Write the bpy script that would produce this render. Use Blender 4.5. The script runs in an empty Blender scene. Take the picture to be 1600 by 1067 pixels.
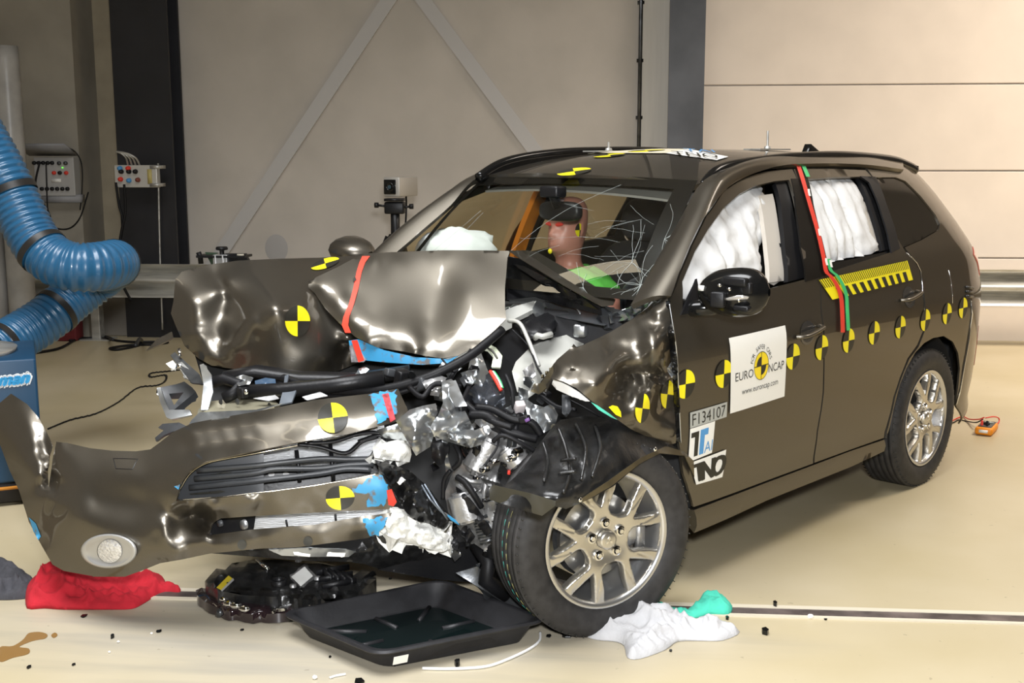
import bpy, bmesh, math, random
import numpy as np
from mathutils import Vector, Matrix, noise
from mathutils.geometry import delaunay_2d_cdt
random.seed(7); rng = np.random.default_rng(7)
SC = bpy.context.scene; COL = SC.collection
# ------------------------------------------------------------------ camera
FPX, CAMH, PITCH, ROLL, YAW = 1789.76, 1.6345, .158, -.0013, -.08
WALLY = 10.575
CARX, CARY, CARA = .9391, 6.3199, .6743
c_w = np.array([math.sin(YAW)*math.cos(PITCH), math.cos(YAW)*math.cos(PITCH), -math.sin(PITCH)])
c_r = np.array([math.cos(YAW), -math.sin(YAW), 0.])
c_u = np.cross(c_r, c_w)
c_r, c_u = math.cos(ROLL)*c_r+math.sin(ROLL)*c_u, -math.sin(ROLL)*c_r+math.cos(ROLL)*c_u
c_o = np.array([0, 0, CAMH])
cd = bpy.data.cameras.new('camera'); cam = bpy.data.objects.new('camera', cd); COL.objects.link(cam)
cd.sensor_fit = 'HORIZONTAL'; cd.sensor_width = 36; cd.lens = FPX/1600*36; cd.clip_start = .05; cd.clip_end = 100
M = Matrix.Identity(4)
for i in range(3):
    M[i][0] = c_r[i]; M[i][1] = c_u[i]; M[i][2] = -c_w[i]; M[i][3] = c_o[i]
cam.matrix_world = M
SC.camera = cam
# ------------------------------------------------------------------ world, lights, exposure
wd = bpy.data.worlds.new('hall'); SC.world = wd; wd.use_nodes = True
wd.node_tree.nodes['Background'].inputs[0].default_value = (1, .93, .82, 1)
wd.node_tree.nodes['Background'].inputs[1].default_value = .10
SC.view_settings.view_transform = 'Standard'; SC.view_settings.look = 'None'
SC.view_settings.gamma = 1; SC.view_settings.exposure = 0.0; SC.view_settings.use_curve_mapping = False
def lamp(name, kind, loc, target, power, col, **kw):
    l = bpy.data.lights.new(name, kind); l.energy = power; l.color = col
    for k, v in kw.items(): setattr(l, k, v)
    o = bpy.data.objects.new(name, l); COL.objects.link(o); o.location = loc
    o.rotation_euler = (Vector(target)-Vector(loc)).to_track_quat('-Z', 'Y').to_euler()
    return o
lamp('camera_flash', 'AREA', (.1, -.1, 2.0), (.3, 6, .75), 210, (.97, .98, 1), shape='RECTANGLE', size=.3, size_y=.2)
lamp('flash_bounce', 'AREA', (-1.2, 2.25, 6.7), (-.7, 3.0, 0), 375, (.97, .98, 1), shape='RECTANGLE', size=4.8, size_y=3.4, spread=2.1)  # stands for the flash bounced off the ceiling, added as a soft panel
lamp('ceiling_lamp_right', 'AREA', (5.6, 7.4, 6.2), (5.0, 9.0, 0), 320, (1, .88, .76), shape='RECTANGLE', size=2.6, size_y=2, spread=2.0)
lamp('ceiling_lamp_left', 'AREA', (-4.5, 5.0, 6.4), (-4, 7.2, 0), 12, (1, .86, .62), shape='RECTANGLE', size=3, size_y=.3)
# ------------------------------------------------------------------ helpers
CF = np.array([-math.sin(CARA), -math.cos(CARA), 0]); CL = np.array([math.cos(CARA), -math.sin(CARA), 0]); CO = np.array([CARX, CARY, 0])
def wdir(px, py):
    return c_w+(px-800)/FPX*c_r-(py-533.5)/FPX*c_u
def wpt(px, py, ax, v):                       # pixel -> world point on a plane (or at depth d)
    d = wdir(px, py)
    t = v if ax == 'd' else (v-c_o['xyz'.index(ax)])/d['xyz'.index(ax)]
    return c_o+t*d
def loc(v): return np.array([v@CF, v@CL, v[2]])
LO = loc(c_o-CO)
def cpt(px, py, ax, v):                       # the same in the car's own frame (x forward, y left, z up)
    d = loc(wdir(px, py))
    t = v if ax == 'd' else (v-LO['xyz'.index(ax)])/d['xyz'.index(ax)]
    return LO+t*d
def cdepth(p): return float((np.asarray(p)-LO)@loc(c_w))
def cproj(p):
    d = np.asarray(p)-LO; z = d@loc(c_w)
    return 800+FPX*(d@loc(c_r))/z, 533.5-FPX*(d@loc(c_u))/z
def inside(pts, poly):
    x, y = pts[:, 0], pts[:, 1]; r = np.zeros(len(pts), bool); n = len(poly)
    for i in range(n):
        x1, y1 = poly[i]; x2, y2 = poly[(i+1) % n]
        if y1 == y2: continue
        k = ((y1 > y) != (y2 > y)) & (x < (x2-x1)*(y-y1)/(y2-y1)+x1); r ^= k
    return r
def densify(poly, step, closed=True):
    out = []; n = len(poly)
    for i in range(n if closed else n-1):
        a = np.array(poly[i], float); b = np.array(poly[(i+1) % n], float)
        m = max(1, int(math.ceil(np.linalg.norm((b-a)[:2])/step)))
        for k in range(m): out.append(a+(b-a)*k/m)
    if not closed: out.append(np.array(poly[-1], float))
    return out
def smooth_poly(poly, n=6, closed=True):      # Catmull-Rom through the points
    P = [np.array(p, float) for p in poly]; m = len(P); out = []
    for i in range(m if closed else m-1):
        g = lambda j: P[j % m] if closed else P[min(max(j, 0), m-1)]
        a, b, c, d = g(i-1), g(i), g(i+1), g(i+2)
        for k in range(n):
            t = k/n
            out.append(.5*((2*b)+(c-a)*t+(2*a-5*b+4*c-d)*t*t+(3*b-a-3*c+d)*t**3))
    if not closed: out.append(P[-1])
    return out
def tri2d(outline, step, holes=()):           # constrained triangulation of a 2-D outline with a fill grid
    V = [tuple(p[:2]) for p in outline]; E = [(i, (i+1) % len(V)) for i in range(len(V))]
    for h in holes:
        b = len(V); V += [tuple(p[:2]) for p in h]; E += [(b+i, b+(i+1) % len(h)) for i in range(len(h))]
    A = np.array(V); mn, mx = A.min(0), A.max(0)
    nx, ny = int((mx[0]-mn[0])/step)+1, int((mx[1]-mn[1])/(step*.866))+1
    G = np.array([(mn[0]+(i+.5*(j % 2))*step, mn[1]+j*step*.866) for j in range(ny+1) for i in range(nx+1)])
    ok = inside(G, outline)
    for h in holes: ok &= ~inside(G, h)
    G = G[ok]
    if len(G):
        dm = np.full(len(G), 1e9)
        for i, j in E:
            a, b = A[i], A[j]; ab = b-a; L = max(ab@ab, 1e-12)
            t = np.clip(((G-a)@ab)/L, 0, 1); dm = np.minimum(dm, np.linalg.norm(G-a-t[:, None]*ab, axis=1))
        G = G[dm > .45*step]
    V2 = [Vector(v) for v in V]+[Vector(g) for g in G]
    r = delaunay_2d_cdt(V2, E, [], 0, step*1e-4)
    vs = np.array([tuple(v) for v in r[0]]); fs = [tuple(f) for f in r[2]]
    c = np.array([vs[list(f)].mean(0) for f in fs]); k = inside(c, outline)
    for h in holes: k &= ~inside(c, h)
    return vs, [f for f, q in zip(fs, k) if q]
# ---- materials
MATS = {}
def mat(name, col, rough=.5, metal=0, coat=0, noise_amt=0, noise_scale=20, bump=0, bump_scale=60, spec=.5, emit=None, trans=0, coat_rough=.03, sheen=0, stretch=None, col2=None, two=False):
    if name in MATS: return MATS[name]
    m = bpy.data.materials.new(name); m.use_nodes = True; nt = m.node_tree; b = nt.nodes['Principled BSDF']
    b.inputs['Base Color'].default_value = (*col, 1); b.inputs['Roughness'].default_value = rough; b.inputs['Metallic'].default_value = metal
    b.inputs['Coat Weight'].default_value = coat; b.inputs['Coat Roughness'].default_value = coat_rough
    b.inputs['Specular IOR Level'].default_value = spec; b.inputs['Transmission Weight'].default_value = trans
    if emit: b.inputs['Emission Color'].default_value = (*emit[0], 1); b.inputs['Emission Strength'].default_value = emit[1]
    tc = nt.nodes.new('ShaderNodeTexCoord'); vec = tc.outputs['Object']
    if stretch:
        mp = nt.nodes.new('ShaderNodeMapping'); mp.inputs['Scale'].default_value = stretch; nt.links.new(vec, mp.inputs[0]); vec = mp.outputs[0]
    if noise_amt or col2:
        n = nt.nodes.new('ShaderNodeTexNoise'); n.inputs['Scale'].default_value = noise_scale; n.inputs['Detail'].default_value = 6; nt.links.new(vec, n.inputs['Vector'])
        mx = nt.nodes.new('ShaderNodeMix'); mx.data_type = 'RGBA'
        lo = [max(0, c*(1-noise_amt)) for c in col] if col2 is None else col2
        hi = [min(1, c*(1+noise_amt)) for c in col] if col2 is None else col
        mx.inputs[6].default_value = (*lo, 1); mx.inputs[7].default_value = (*hi, 1)
        rp = nt.nodes.new('ShaderNodeMapRange'); rp.inputs[1].default_value = .35; rp.inputs[2].default_value = .65
        nt.links.new(n.outputs[0], rp.inputs[0]); nt.links.new(rp.outputs[0], mx.inputs[0]); nt.links.new(mx.outputs[2], b.inputs['Base Color'])
    if bump:
        n2 = nt.nodes.new('ShaderNodeTexNoise'); n2.inputs['Scale'].default_value = bump_scale; n2.inputs['Detail'].default_value = 4; nt.links.new(vec, n2.inputs['Vector'])
        bp = nt.nodes.new('ShaderNodeBump'); bp.inputs['Strength'].default_value = bump; bp.inputs['Distance'].default_value = .01
        nt.links.new(n2.outputs[0], bp.inputs['Height']); nt.links.new(bp.outputs[0], b.inputs['Normal'])
    MATS[name] = m; return m
def glass(name, tint, fac=.07, rough=.0):
    m = bpy.data.materials.new(name); m.use_nodes = True; nt = m.node_tree; nt.nodes.clear()
    o = nt.nodes.new('ShaderNodeOutputMaterial'); t = nt.nodes.new('ShaderNodeBsdfTransparent'); g = nt.nodes.new('ShaderNodeBsdfGlossy')
    x = nt.nodes.new('ShaderNodeMixShader'); f = nt.nodes.new('ShaderNodeLayerWeight'); f.inputs[0].default_value = .2
    a = nt.nodes.new('ShaderNodeMath'); a.operation = 'MULTIPLY_ADD'; a.inputs[1].default_value = .5; a.inputs[2].default_value = fac
    t.inputs[0].default_value = (*tint, 1); g.inputs['Roughness'].default_value = rough
    nt.links.new(f.outputs['Facing'], a.inputs[0]); nt.links.new(a.outputs[0], x.inputs[0]); nt.links.new(t.outputs[0], x.inputs[1]); nt.links.new(g.outputs[0], x.inputs[2]); nt.links.new(x.outputs[0], o.inputs[0])
    MATS[name] = m; return m
# ---- objects
def mesh(name, verts, faces, m, parent=None, smooth=True, thick=0, off=-1, mi=None, bevel=0, auto=None, label=None):
    me = bpy.data.meshes.new(name); me.from_pydata([tuple(map(float, v)) for v in verts], [], [tuple(f) for f in faces])
    for q in (m if isinstance(m, (list, tuple)) else [m]): me.materials.append(q)
    if mi is not None:
        for p, k in zip(me.polygons, mi): p.material_index = k
    me.validate(); me.update()
    o = bpy.data.objects.new(name, me); COL.objects.link(o); o.parent = parent
    if smooth: me.polygons.foreach_set('use_smooth', [True]*len(me.polygons))
    if bevel:
        b = o.modifiers.new('b', 'BEVEL'); b.width = bevel; b.segments = 2; b.limit_method = 'ANGLE'; b.angle_limit = math.radians(35)
    if thick:
        s = o.modifiers.new('s', 'SOLIDIFY'); s.thickness = thick; s.offset = off; s.use_rim = True
        if smooth: e = o.modifiers.new('e', 'EDGE_SPLIT'); e.split_angle = math.radians(50)
    if auto:
        me.set_sharp_from_angle(angle=math.radians(auto))
    if label: o['label'] = label
    return o
def thing(o, label, cat, group=None, kind=None):
    o['label'] = label; o['category'] = cat
    if group: o['group'] = group
    if kind: o['kind'] = kind
    return o
def empty(name, location, rz=0, label=None, cat=None, group=None):
    o = bpy.data.objects.new(name, None); COL.objects.link(o); o.location = location; o.rotation_euler = (0, 0, rz); o.empty_display_size = .1
    if label: thing(o, label, cat, group)
    return o
class MB:                                      # collects shapes into one mesh
    def __init__(s): s.v = []; s.f = []; s.mi = []
    def add(s, v, f, mi=0):
        b = len(s.v); s.v += [np.array(p, float) for p in v]; s.f += [tuple(b+i for i in q) for q in f]; s.mi += [mi]*len(f); return s
    def box(s, c, size, R=None, mi=0):
        c = np.array(c, float); h = np.array(size, float)/2
        v = [np.array([x, y, z])*h for x in (-1, 1) for y in (-1, 1) for z in (-1, 1)]
        if R is not None: v = [np.array(R) @ p for p in v]
        return s.add([c+p for p in v], [(0, 1, 3, 2), (4, 6, 7, 5), (0, 4, 5, 1), (2, 3, 7, 6), (0, 2, 6, 4), (1, 5, 7, 3)], mi)
    def tube(s, pts, r, n=10, mi=0, cap=True, squash=1):
        P = [np.array(p, float) for p in pts]; m = len(P); rr = [r]*m if np.isscalar(r) else list(r)
        T = [P[min(i+1, m-1)]-P[max(i-1, 0)] for i in range(m)]; T = [t/max(np.linalg.norm(t), 1e-9) for t in T]
        a = np.array([0, 0, 1.]) if abs(T[0][2]) < .9 else np.array([1., 0, 0])
        nrm = a-T[0]*(a@T[0]); nrm /= np.linalg.norm(nrm); v = []
        for i in range(m):
            nrm = nrm-T[i]*(nrm@T[i]); nrm /= max(np.linalg.norm(nrm), 1e-9); bi = np.cross(T[i], nrm)
            for k in range(n):
                t = 2*math.pi*k/n; v.append(P[i]+rr[i]*(math.cos(t)*nrm*squash+math.sin(t)*bi))
        f = [(i*n+k, i*n+(k+1) % n, (i+1)*n+(k+1) % n, (i+1)*n+k) for i in range(m-1) for k in range(n)]
        if cap: f += [tuple(range(n-1, -1, -1)), tuple((m-1)*n+k for k in range(n))]
        return s.add(v, f, mi)
    def lathe(s, prof, n=32, axis='z', c=(0, 0, 0), mi=0, a0=0, a1=2*math.pi):   # prof: (radius, height)
        v = []; full = abs(a1-a0-2*math.pi) < 1e-6; m = n if full else n+1
        for (r, h) in prof:
            for k in range(m):
                t = a0+(a1-a0)*k/n; p = (r*math.cos(t), r*math.sin(t), h)
                if axis == 'y': p = (p[0], p[2], p[1])
                if axis == 'x': p = (p[2], p[0], p[1])
                v.append(np.array(c)+p)
        f = []
        for i in range(len(prof)-1):
            for k in range(n):
                k2 = (k+1) % m if full else k+1
                q = (i*m+k, i*m+k2, (i+1)*m+k2, (i+1)*m+k); f.append(q[::-1] if axis == 'y' else q)
        return s.add(v, f, mi)
    def prism(s, poly, z0, z1, R=None, o=(0, 0, 0), mi=0):
        n = len(poly); v = [np.array([p[0], p[1], z0]) for p in poly]+[np.array([p[0], p[1], z1]) for p in poly]
        if R is not None: v = [np.array(R) @ p for p in v]
        v = [p+np.array(o) for p in v]
        return s.add(v, [tuple(range(n-1, -1, -1)), tuple(range(n, 2*n))]+[(i, (i+1) % n, n+(i+1) % n, n+i) for i in range(n)], mi)
    def build(s, name, m, parent=None, **k):
        return mesh(name, s.v, s.f, m, parent, mi=s.mi if isinstance(m, (list, tuple)) else None, **k)
def tube_obj(name, pts, r, m, parent=None, n=8, sm=5, label=None):
    P = smooth_poly(pts, sm, False) if sm > 1 else pts
    return MB().tube(P, r, n).build(name, m, parent, label=label)
# ---- pixel patches: an outline with real depth everywhere, interpolated from creases
class Patch:
    def __init__(s, specs, k=1):
        C = np.array([[p[0], p[1], cdepth(cpt(*p))] for p in specs]); _, i = np.unique(C[:, :2].round(1), axis=0, return_index=True); C = C[np.sort(i)]
        s.X = C[:, :2]/100; n = len(C); s.k = k
        r = np.linalg.norm(s.X[:, None]-s.X[None], axis=2)
        A = np.zeros((n+3, n+3)); A[:n, :n] = -s.phi(r)+1e-5*np.eye(n); A[:n, n] = 1; A[:n, n+1:] = s.X; A[n, :n] = 1; A[n+1:, :n] = s.X.T
        s.w = np.linalg.solve(A, np.r_[C[:, 2], 0, 0, 0]); s.n = n
    def phi(s, r): return r**s.k
    def depth(s, px, py):
        q = np.array([px, py])/100; r = np.linalg.norm(s.X-q, axis=1)
        return float(-s.phi(r)@s.w[:s.n]+s.w[s.n]+q@s.w[s.n+1:])
    def pt(s, px, py, off=0): return cpt(px, py, 'd', s.depth(px, py)-off)
def face_cam(v, f):
    out = []
    for q in f:
        a, b, c = (v[i] for i in q[:3]); nrm = np.cross(b-a, c-a)
        out.append(q if nrm@(LO-a) > 0 else tuple(q[::-1]))
    return out
def patch(name, outline, m, lines=(), parent=None, step=9, thick=.003, k=1, holes=(), rough=0, rs=3, sm=0, label=None):
    specs = [p for p in outline if len(p) == 4]
    for l in lines:
        for i in range(len(l)):
            specs.append(l[i])
            if i+1 < len(l):
                a, b = l[i], l[i+1]; da, db = cdepth(cpt(*a)), cdepth(cpt(*b)); nn = int(math.hypot(b[0]-a[0], b[1]-a[1])/22)
                for j in range(1, nn):
                    t = j/nn; specs.append((a[0]+(b[0]-a[0])*t, a[1]+(b[1]-a[1])*t, 'd', da+(db-da)*t))
    P = Patch(specs, k)
    ol = [p[:2] for p in outline]
    if sm: ol = smooth_poly(ol, sm)
    vs, fs = tri2d(densify(ol, step*.9), step, [densify(h, step*.9) for h in holes])
    v = []
    for x, y in vs:
        d = P.depth(x, y)
        if rough: d += rough*noise.fractal(Vector((x/100*rs, y/100*rs, len(name))), 1, 2, 3)
        v.append(cpt(x, y, 'd', d))
    o = mesh(name, v, face_cam(v, fs), m, parent, thick=thick, label=label)
    return o, P
YEL, BLK = None, None
def quad_disc(fn, name, mats, parent, n=40, rings=5, label=None):   # fn(u, v) -> point, unit disc; quadrants alternate
    v = [fn(0, 0)]; f = []; mi = []
    for r in range(1, rings+1):
        for k in range(n):
            t = 2*math.pi*k/n; v.append(fn(r/rings*math.cos(t), r/rings*math.sin(t)))
    for k in range(n):
        q = int(k/(n/4)) % 2
        f.append((0, 1+k, 1+(k+1) % n)); mi.append(q)
        for r in range(rings-1):
            f.append((1+r*n+k, 1+(r+1)*n+k, 1+(r+1)*n+(k+1) % n, 1+r*n+(k+1) % n)); mi.append(q)
    v = [np.array(p) for p in v]
    return mesh(name, v, face_cam(v, f), mats, parent, mi=mi, label=label)
# ------------------------------------------------------------------ materials
PAINT = mat('bronze_paint', (.150, .136, .112), .41, .92, coat=.7, noise_amt=.12, noise_scale=900)
GLOSSBLK = mat('gloss_black', (.006, .006, .006), .14, 0, spec=.4)
PILLARB = mat('pillar_black', (.008, .007, .006), .25, 0, spec=.2)
PAINT.node_tree.nodes['Principled BSDF'].inputs['Specular Tint'].default_value = (.34, .30, .25, 1)
RUBBER = mat('rubber', (.007, .007, .008), .5, spec=.25, bump=.05, bump_scale=200)
TYREM = mat('tyre_rubber', (.022, .021, .021), .62, noise_amt=.3, noise_scale=30)
PLAST = mat('black_plastic', (.008, .008, .009), .4, spec=.35, bump=.08, bump_scale=90)
PLASTG = mat('dark_grey_plastic', (.045, .048, .052), .4)
SCUFF = mat('scuffed_black_plastic', (.012, .012, .012), .3, noise_amt=.6, noise_scale=14, bump=.35, bump_scale=22)
ALU = mat('cast_aluminium', (.40, .40, .40), .4, .75, noise_amt=.25, noise_scale=12, bump=.25, bump_scale=50)
STEEL = mat('zinc_steel', (.48, .50, .51), .3, .9, noise_amt=.2, noise_scale=9, bump=.1, bump_scale=14)
DKSTEEL = mat('dark_steel', (.10, .105, .11), .3, .8, noise_amt=.4, noise_scale=8, bump=.2, bump_scale=20)
APRON = mat('pale_grey_primer', (.50, .50, .46), .34, .15, coat=.3)
RIMM = mat('alloy_rim', (.60, .575, .52), .3, .9)
RIMD = mat('alloy_rim_barrel', (.60, .60, .60), .28, .9)
CHROME = mat('chrome', (.8, .8, .8), .08, 1)
DISC = mat('brake_disc_steel', (.35, .35, .35), .3, .9)
YEL = mat('yellow_sticker', (.93, .80, .012), .45)
BLK = mat('black_sticker', (.018, .017, .012), .5)
WHT = mat('white_sticker', (.86, .85, .80), .5)
GRYST = mat('grey_sticker', (.42, .43, .40), .5)
BLUST = mat('blue_print', (.08, .30, .62), .5)
REDT = mat('red_tape', (.72, .045, .025), .5)
GRNT = mat('green_tape', (.05, .50, .16), .5)
BLUEP = mat('blue_paint_scuff', (.04, .27, .50), .5, col2=(.13, .13, .13), noise_scale=34)
_r = [n for n in BLUEP.node_tree.nodes if n.type == 'MAP_RANGE'][0]; _r.inputs[1].default_value = .36; _r.inputs[2].default_value = .46
BAG = mat('airbag_cloth', (.74, .74, .73), .8, bump=.3, bump_scale=22)
SEAT = mat('seat_cloth', (.03, .03, .031), .75)
GREYTRIM = mat('grey_interior_trim', (.36, .35, .32), .7)
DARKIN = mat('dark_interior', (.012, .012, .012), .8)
FOAM = mat('white_foam', (.78, .78, .74), .9, bump=.6, bump_scale=60)
SKINM = mat('dummy_skin', (.50, .22, .16), .42, noise_amt=.08, noise_scale=10)
GREENC = mat('green_cloth', (.10, .48, .06), .8, bump=.3, bump_scale=40)
CORE = mat('radiator_core', (.55, .56, .57), .4, .6, bump=.5, bump_scale=1, stretch=(30, 30, 400))
WSGLASS = glass('windscreen_glass', (.93, .95, .92), .03)
SIDEGLASS = glass('tinted_glass', (.20, .20, .18), .05)
CLEARG = glass('lamp_glass', (.93, .95, .95), .06)
CRACK = mat('crack_white', (.42, .46, .44), .4)
ORANGE = mat('orange_strip', (.62, .20, .015), .5)
# ---- the hall
def floor_mat():
    m = bpy.data.materials.new('epoxy_floor'); m.use_nodes = True; nt = m.node_tree; b = nt.nodes['Principled BSDF']; L = nt.links.new
    tc = nt.nodes.new('ShaderNodeTexCoord'); N = lambda t: nt.nodes.new(t)
    def noi(scale, rot=0, st=(1, 1, 1), det=6):
        mp = N('ShaderNodeMapping'); mp.inputs['Scale'].default_value = st; mp.inputs['Rotation'].default_value = (0, 0, rot); L(tc.outputs['Object'], mp.inputs[0])
        n = N('ShaderNodeTexNoise'); n.inputs['Scale'].default_value = scale; n.inputs['Detail'].default_value = det; L(mp.outputs[0], n.inputs['Vector']); return n.outputs[0]
    def ramp(s, a, c):
        r = N('ShaderNodeMapRange'); r.inputs[1].default_value = a; r.inputs[2].default_value = c; L(s, r.inputs[0]); return r.outputs[0]
    def mix(f, a, c, t='MIX'):
        x = N('ShaderNodeMix'); x.data_type = 'RGBA'; x.blend_type = t
        for i, q in ((6, a), (7, c)):
            if isinstance(q, tuple): x.inputs[i].default_value = (*q, 1)
            else: L(q, x.inputs[i])
        if isinstance(f, (int, float)): x.inputs[0].default_value = f
        else: L(f, x.inputs[0])
        return x.outputs[2]
    base = mix(ramp(noi(1.3), .3, .7), (.44, .37, .225), (.51, .44, .30))
    # dirty, streaked patch where the wreck slid (diagonal scuffs)
    st = ramp(noi(3.0, .55, (.35, 3.2, 1), 8), .44, .64)
    sep = N('ShaderNodeSeparateXYZ'); L(tc.outputs['Object'], sep.inputs[0])
    def m_(op, a, c):
        q = N('ShaderNodeMath'); q.operation = op; q.use_clamp = False
        for i, z in ((0, a), (1, c)):
            if isinstance(z, (int, float)): q.inputs[i].default_value = z
            else: L(z, q.inputs[i])
        return q.outputs[0]
    dx = m_('ABSOLUTE', m_('ADD', sep.outputs[0], 1.0), 0); dy = m_('ABSOLUTE', m_('ADD', sep.outputs[1], -3.75), 0)
    dist = m_('ADD', m_('MULTIPLY', dx, .75), m_('MULTIPLY', dy, 1.5))
    zone = ramp(dist, 1.45, .55)
    base = mix(m_('MULTIPLY', zone, m_('MULTIPLY', st, .75)), base, (.22, .20, .16))
    base = mix(m_('MULTIPLY', zone, .6), base, (.42, .39, .33))
    sp = ramp(noi(26, 0, (1, 1, 1), 2), .72, .76)
    base = mix(m_('MULTIPLY', sp, .35), base, (.10, .085, .06))
    L(base, b.inputs['Base Color']); b.inputs['Roughness'].default_value = .38; b.inputs['Specular IOR Level'].default_value = .3
    return m
FLOORM = floor_mat()
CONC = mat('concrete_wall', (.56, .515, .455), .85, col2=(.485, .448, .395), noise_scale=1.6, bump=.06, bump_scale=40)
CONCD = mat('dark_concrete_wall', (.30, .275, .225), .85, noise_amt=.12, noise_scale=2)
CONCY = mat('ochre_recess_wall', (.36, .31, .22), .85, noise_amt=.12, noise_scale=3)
PANEL = mat('white_wall_panel', (.72, .645, .56), .7, noise_amt=.03, noise_scale=3)
STRIP = mat('pale_pilaster', (.62, .59, .53), .8, noise_amt=.05, noise_scale=4, stretch=(4, 4, .3))
COLM = mat('black_column_steel', (.014, .014, .017), .5, noise_amt=.2, noise_scale=3)
COLG = mat('grey_column_steel', (.075, .08, .09), .5, noise_amt=.3, noise_scale=2)
BRACE = mat('grey_brace_paint', (.50, .485, .465), .6)
GALV = mat('galvanised_steel', (.52, .515, .48), .42, .65, noise_amt=.2, noise_scale=6, stretch=(.6, 3, 3))
CEILM = mat('ceiling_grey', (.30, .29, .27), .8)
HALLDARK = mat('dark_hall_wall', (.10, .092, .08), .85)
HOSE = mat('blue_hose_vinyl', (.021, .108, .22), .33, coat=.3)
CLAMP = mat('black_clamp', (.02, .018, .016), .4)
BOXBLUE = mat('blue_cabinet_paint', (.008, .048, .105), .45)
# ------------------------------------------------------------------ the hall
def struct(o): o['kind'] = 'structure'; return o
XL, XR, YB, HC = -7.0, 7.5, -4.5, 7.0
struct(MB().box(((XL+XR)/2, (YB+WALLY)/2, -.1), (XR-XL, WALLY-YB+.6, .2)).build('floor', FLOORM, smooth=False))
struct(MB().box(((XL+XR)/2, (YB+WALLY)/2, HC+.1), (XR-XL, WALLY-YB+.6, .2)).build('ceiling', CEILM, smooth=False))
struct(MB().box((XL-.1, (YB+WALLY)/2, HC/2), (.2, WALLY-YB, HC)).build('wall_left', CONC, smooth=False))
struct(MB().box((XR+.1, (YB+WALLY)/2, HC/2), (.2, WALLY-YB, HC)).build('wall_right', HALLDARK, smooth=False))
struct(MB().box(((XL+XR)/2, YB-.1, HC/2), (XR-XL, .2, HC)).build('wall_front', HALLDARK, smooth=False))
def wx(px, py, y=WALLY): return wpt(px, py, 'y', y)[0]
xa, xb, xc, xd = wx(121, 60, 10.3), wx(262, 60), wx(1004, 60), wx(1046, 60)
struct(MB().box(((xb+xc)/2-.2, WALLY+.1, HC/2), (xc-xb+.4, .2, HC)).build('wall_back', CONC, smooth=False))
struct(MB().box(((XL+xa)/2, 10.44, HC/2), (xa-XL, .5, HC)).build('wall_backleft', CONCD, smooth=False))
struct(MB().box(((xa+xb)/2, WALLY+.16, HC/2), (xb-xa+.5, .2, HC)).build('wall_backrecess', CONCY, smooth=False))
struct(MB().box(((xc+xd)/2+.02, WALLY+.04, HC/2), (xd-xc+.04, .16, HC)).build('trim_2', STRIP, smooth=False))
# sectional panels on the right, grooves between them
b = MB(); x0, x1 = xd+.1, XR
zs = [wpt(1300, y, 'y', WALLY)[2] for y in (132.5, 267, 402)]
dz = zs[0]-zs[1]; lv = [-.01]+sorted(zs+[zs[0]+dz*i for i in (1, 2, 3, 4, 5)]); lv = [l for l in lv if l < HC]+[HC]
for l0, l1 in zip(lv, lv[1:]): b.box(((x0+x1)/2, WALLY+.1, (l0+l1)/2), (x1-x0, .2, l1-l0-.012))
b.box(((x0+x1)/2, WALLY+.14, HC/2), (x1-x0, .2, HC))
struct(b.build('wall_backright', PANEL, smooth=False, bevel=.006))
def hbeam(name, px0, px1, y, m, label, web=None):
    x0, x1 = wx(px0, 60, y), wx(px1, 60, y); w = x1-x0; c = (x0+x1)/2
    o = MB().box((c, y+.01, HC/2), (w, .03, HC)).box((c, y+.15, HC/2), (.03, .27, HC)).box((c, y+.28, HC/2), (w, .03, HC)).build(name, m, smooth=False)
    thing(o, label, 'column', kind='structure'); return o
h1 = hbeam('steel_column', 173.5, 262, 10.24, COLM, 'black steel column on the left carrying the small connection box')
h2 = hbeam('steel_column', 1046, 1102, 10.3, COLG, 'grey steel column behind the car roof beside the white panelled wall')
# flat diagonal braces
for (a, c, lab) in (((611, -6), (345, 395), 'grey flat diagonal brace rising to the right on the back wall'), ((655, -8), (850, 255), 'grey flat diagonal brace falling to the right towards the car roof')):
    p, q = wpt(*a, 'y', WALLY-.03), wpt(*c, 'y', WALLY-.03); d = (p-q)/np.linalg.norm(p-q); p = p+d*1.2; n = np.array([d[2], 0, -d[0]])*.062
    if lab.startswith('grey flat diagonal brace f'): q = q-d*1.0
    else: q = q-d*.25
    v = [q-n, q+n, p+n, p-n]; v = v+[x+np.array([0, .035, 0]) for x in v]
    thing(mesh('diagonal_brace', v, [(0, 3, 2, 1), (4, 5, 6, 7), (0, 1, 5, 4), (1, 2, 6, 5), (2, 3, 7, 6), (3, 0, 4, 7)], BRACE, smooth=False), lab, 'brace', 'diagonal wall braces', 'structure')
# conduit
x = wx(1000, 100, WALLY-.03)
b = MB().tube([(x, WALLY-.03, .02), (x, WALLY-.03, HC)], .017, 8)
for z in (2.0, 2.5, 3.0, 1.0): b.box((x, WALLY-.015, z), (.06, .05, .03))
thing(b.build('conduit_pipe', DKSTEEL), 'thin dark conduit pipe running up the back wall behind the car roof', 'pipe')
# floor slot with steel guide rail across the hall
yr = wpt(1600, 967, 'z', 0)[1]; yw = wpt(1600, 961, 'z', 0)[1]
struct(MB().box(((XL+XR)/2, yr-.01, .003), (XR-XL-.02, .05, .006)).build('trim_1', mat('slot_dark_steel', (.16, .13, .12), .5, .5, noise_amt=.5, noise_scale=8), smooth=False))
struct(MB().box(((XL+XR)/2, yr+.03, .004), (XR-XL-.02, .028, .008)).build('trim_3', mat('slot_edge', (.62, .56, .44), .5), smooth=False))
struct(MB().box(((XL+XR)/2, yr-.05, .003), (XR-XL-.02, .02, .006)).build('trim_4', mat('slot_edge', (.62, .56, .44), .5), smooth=False))
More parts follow.
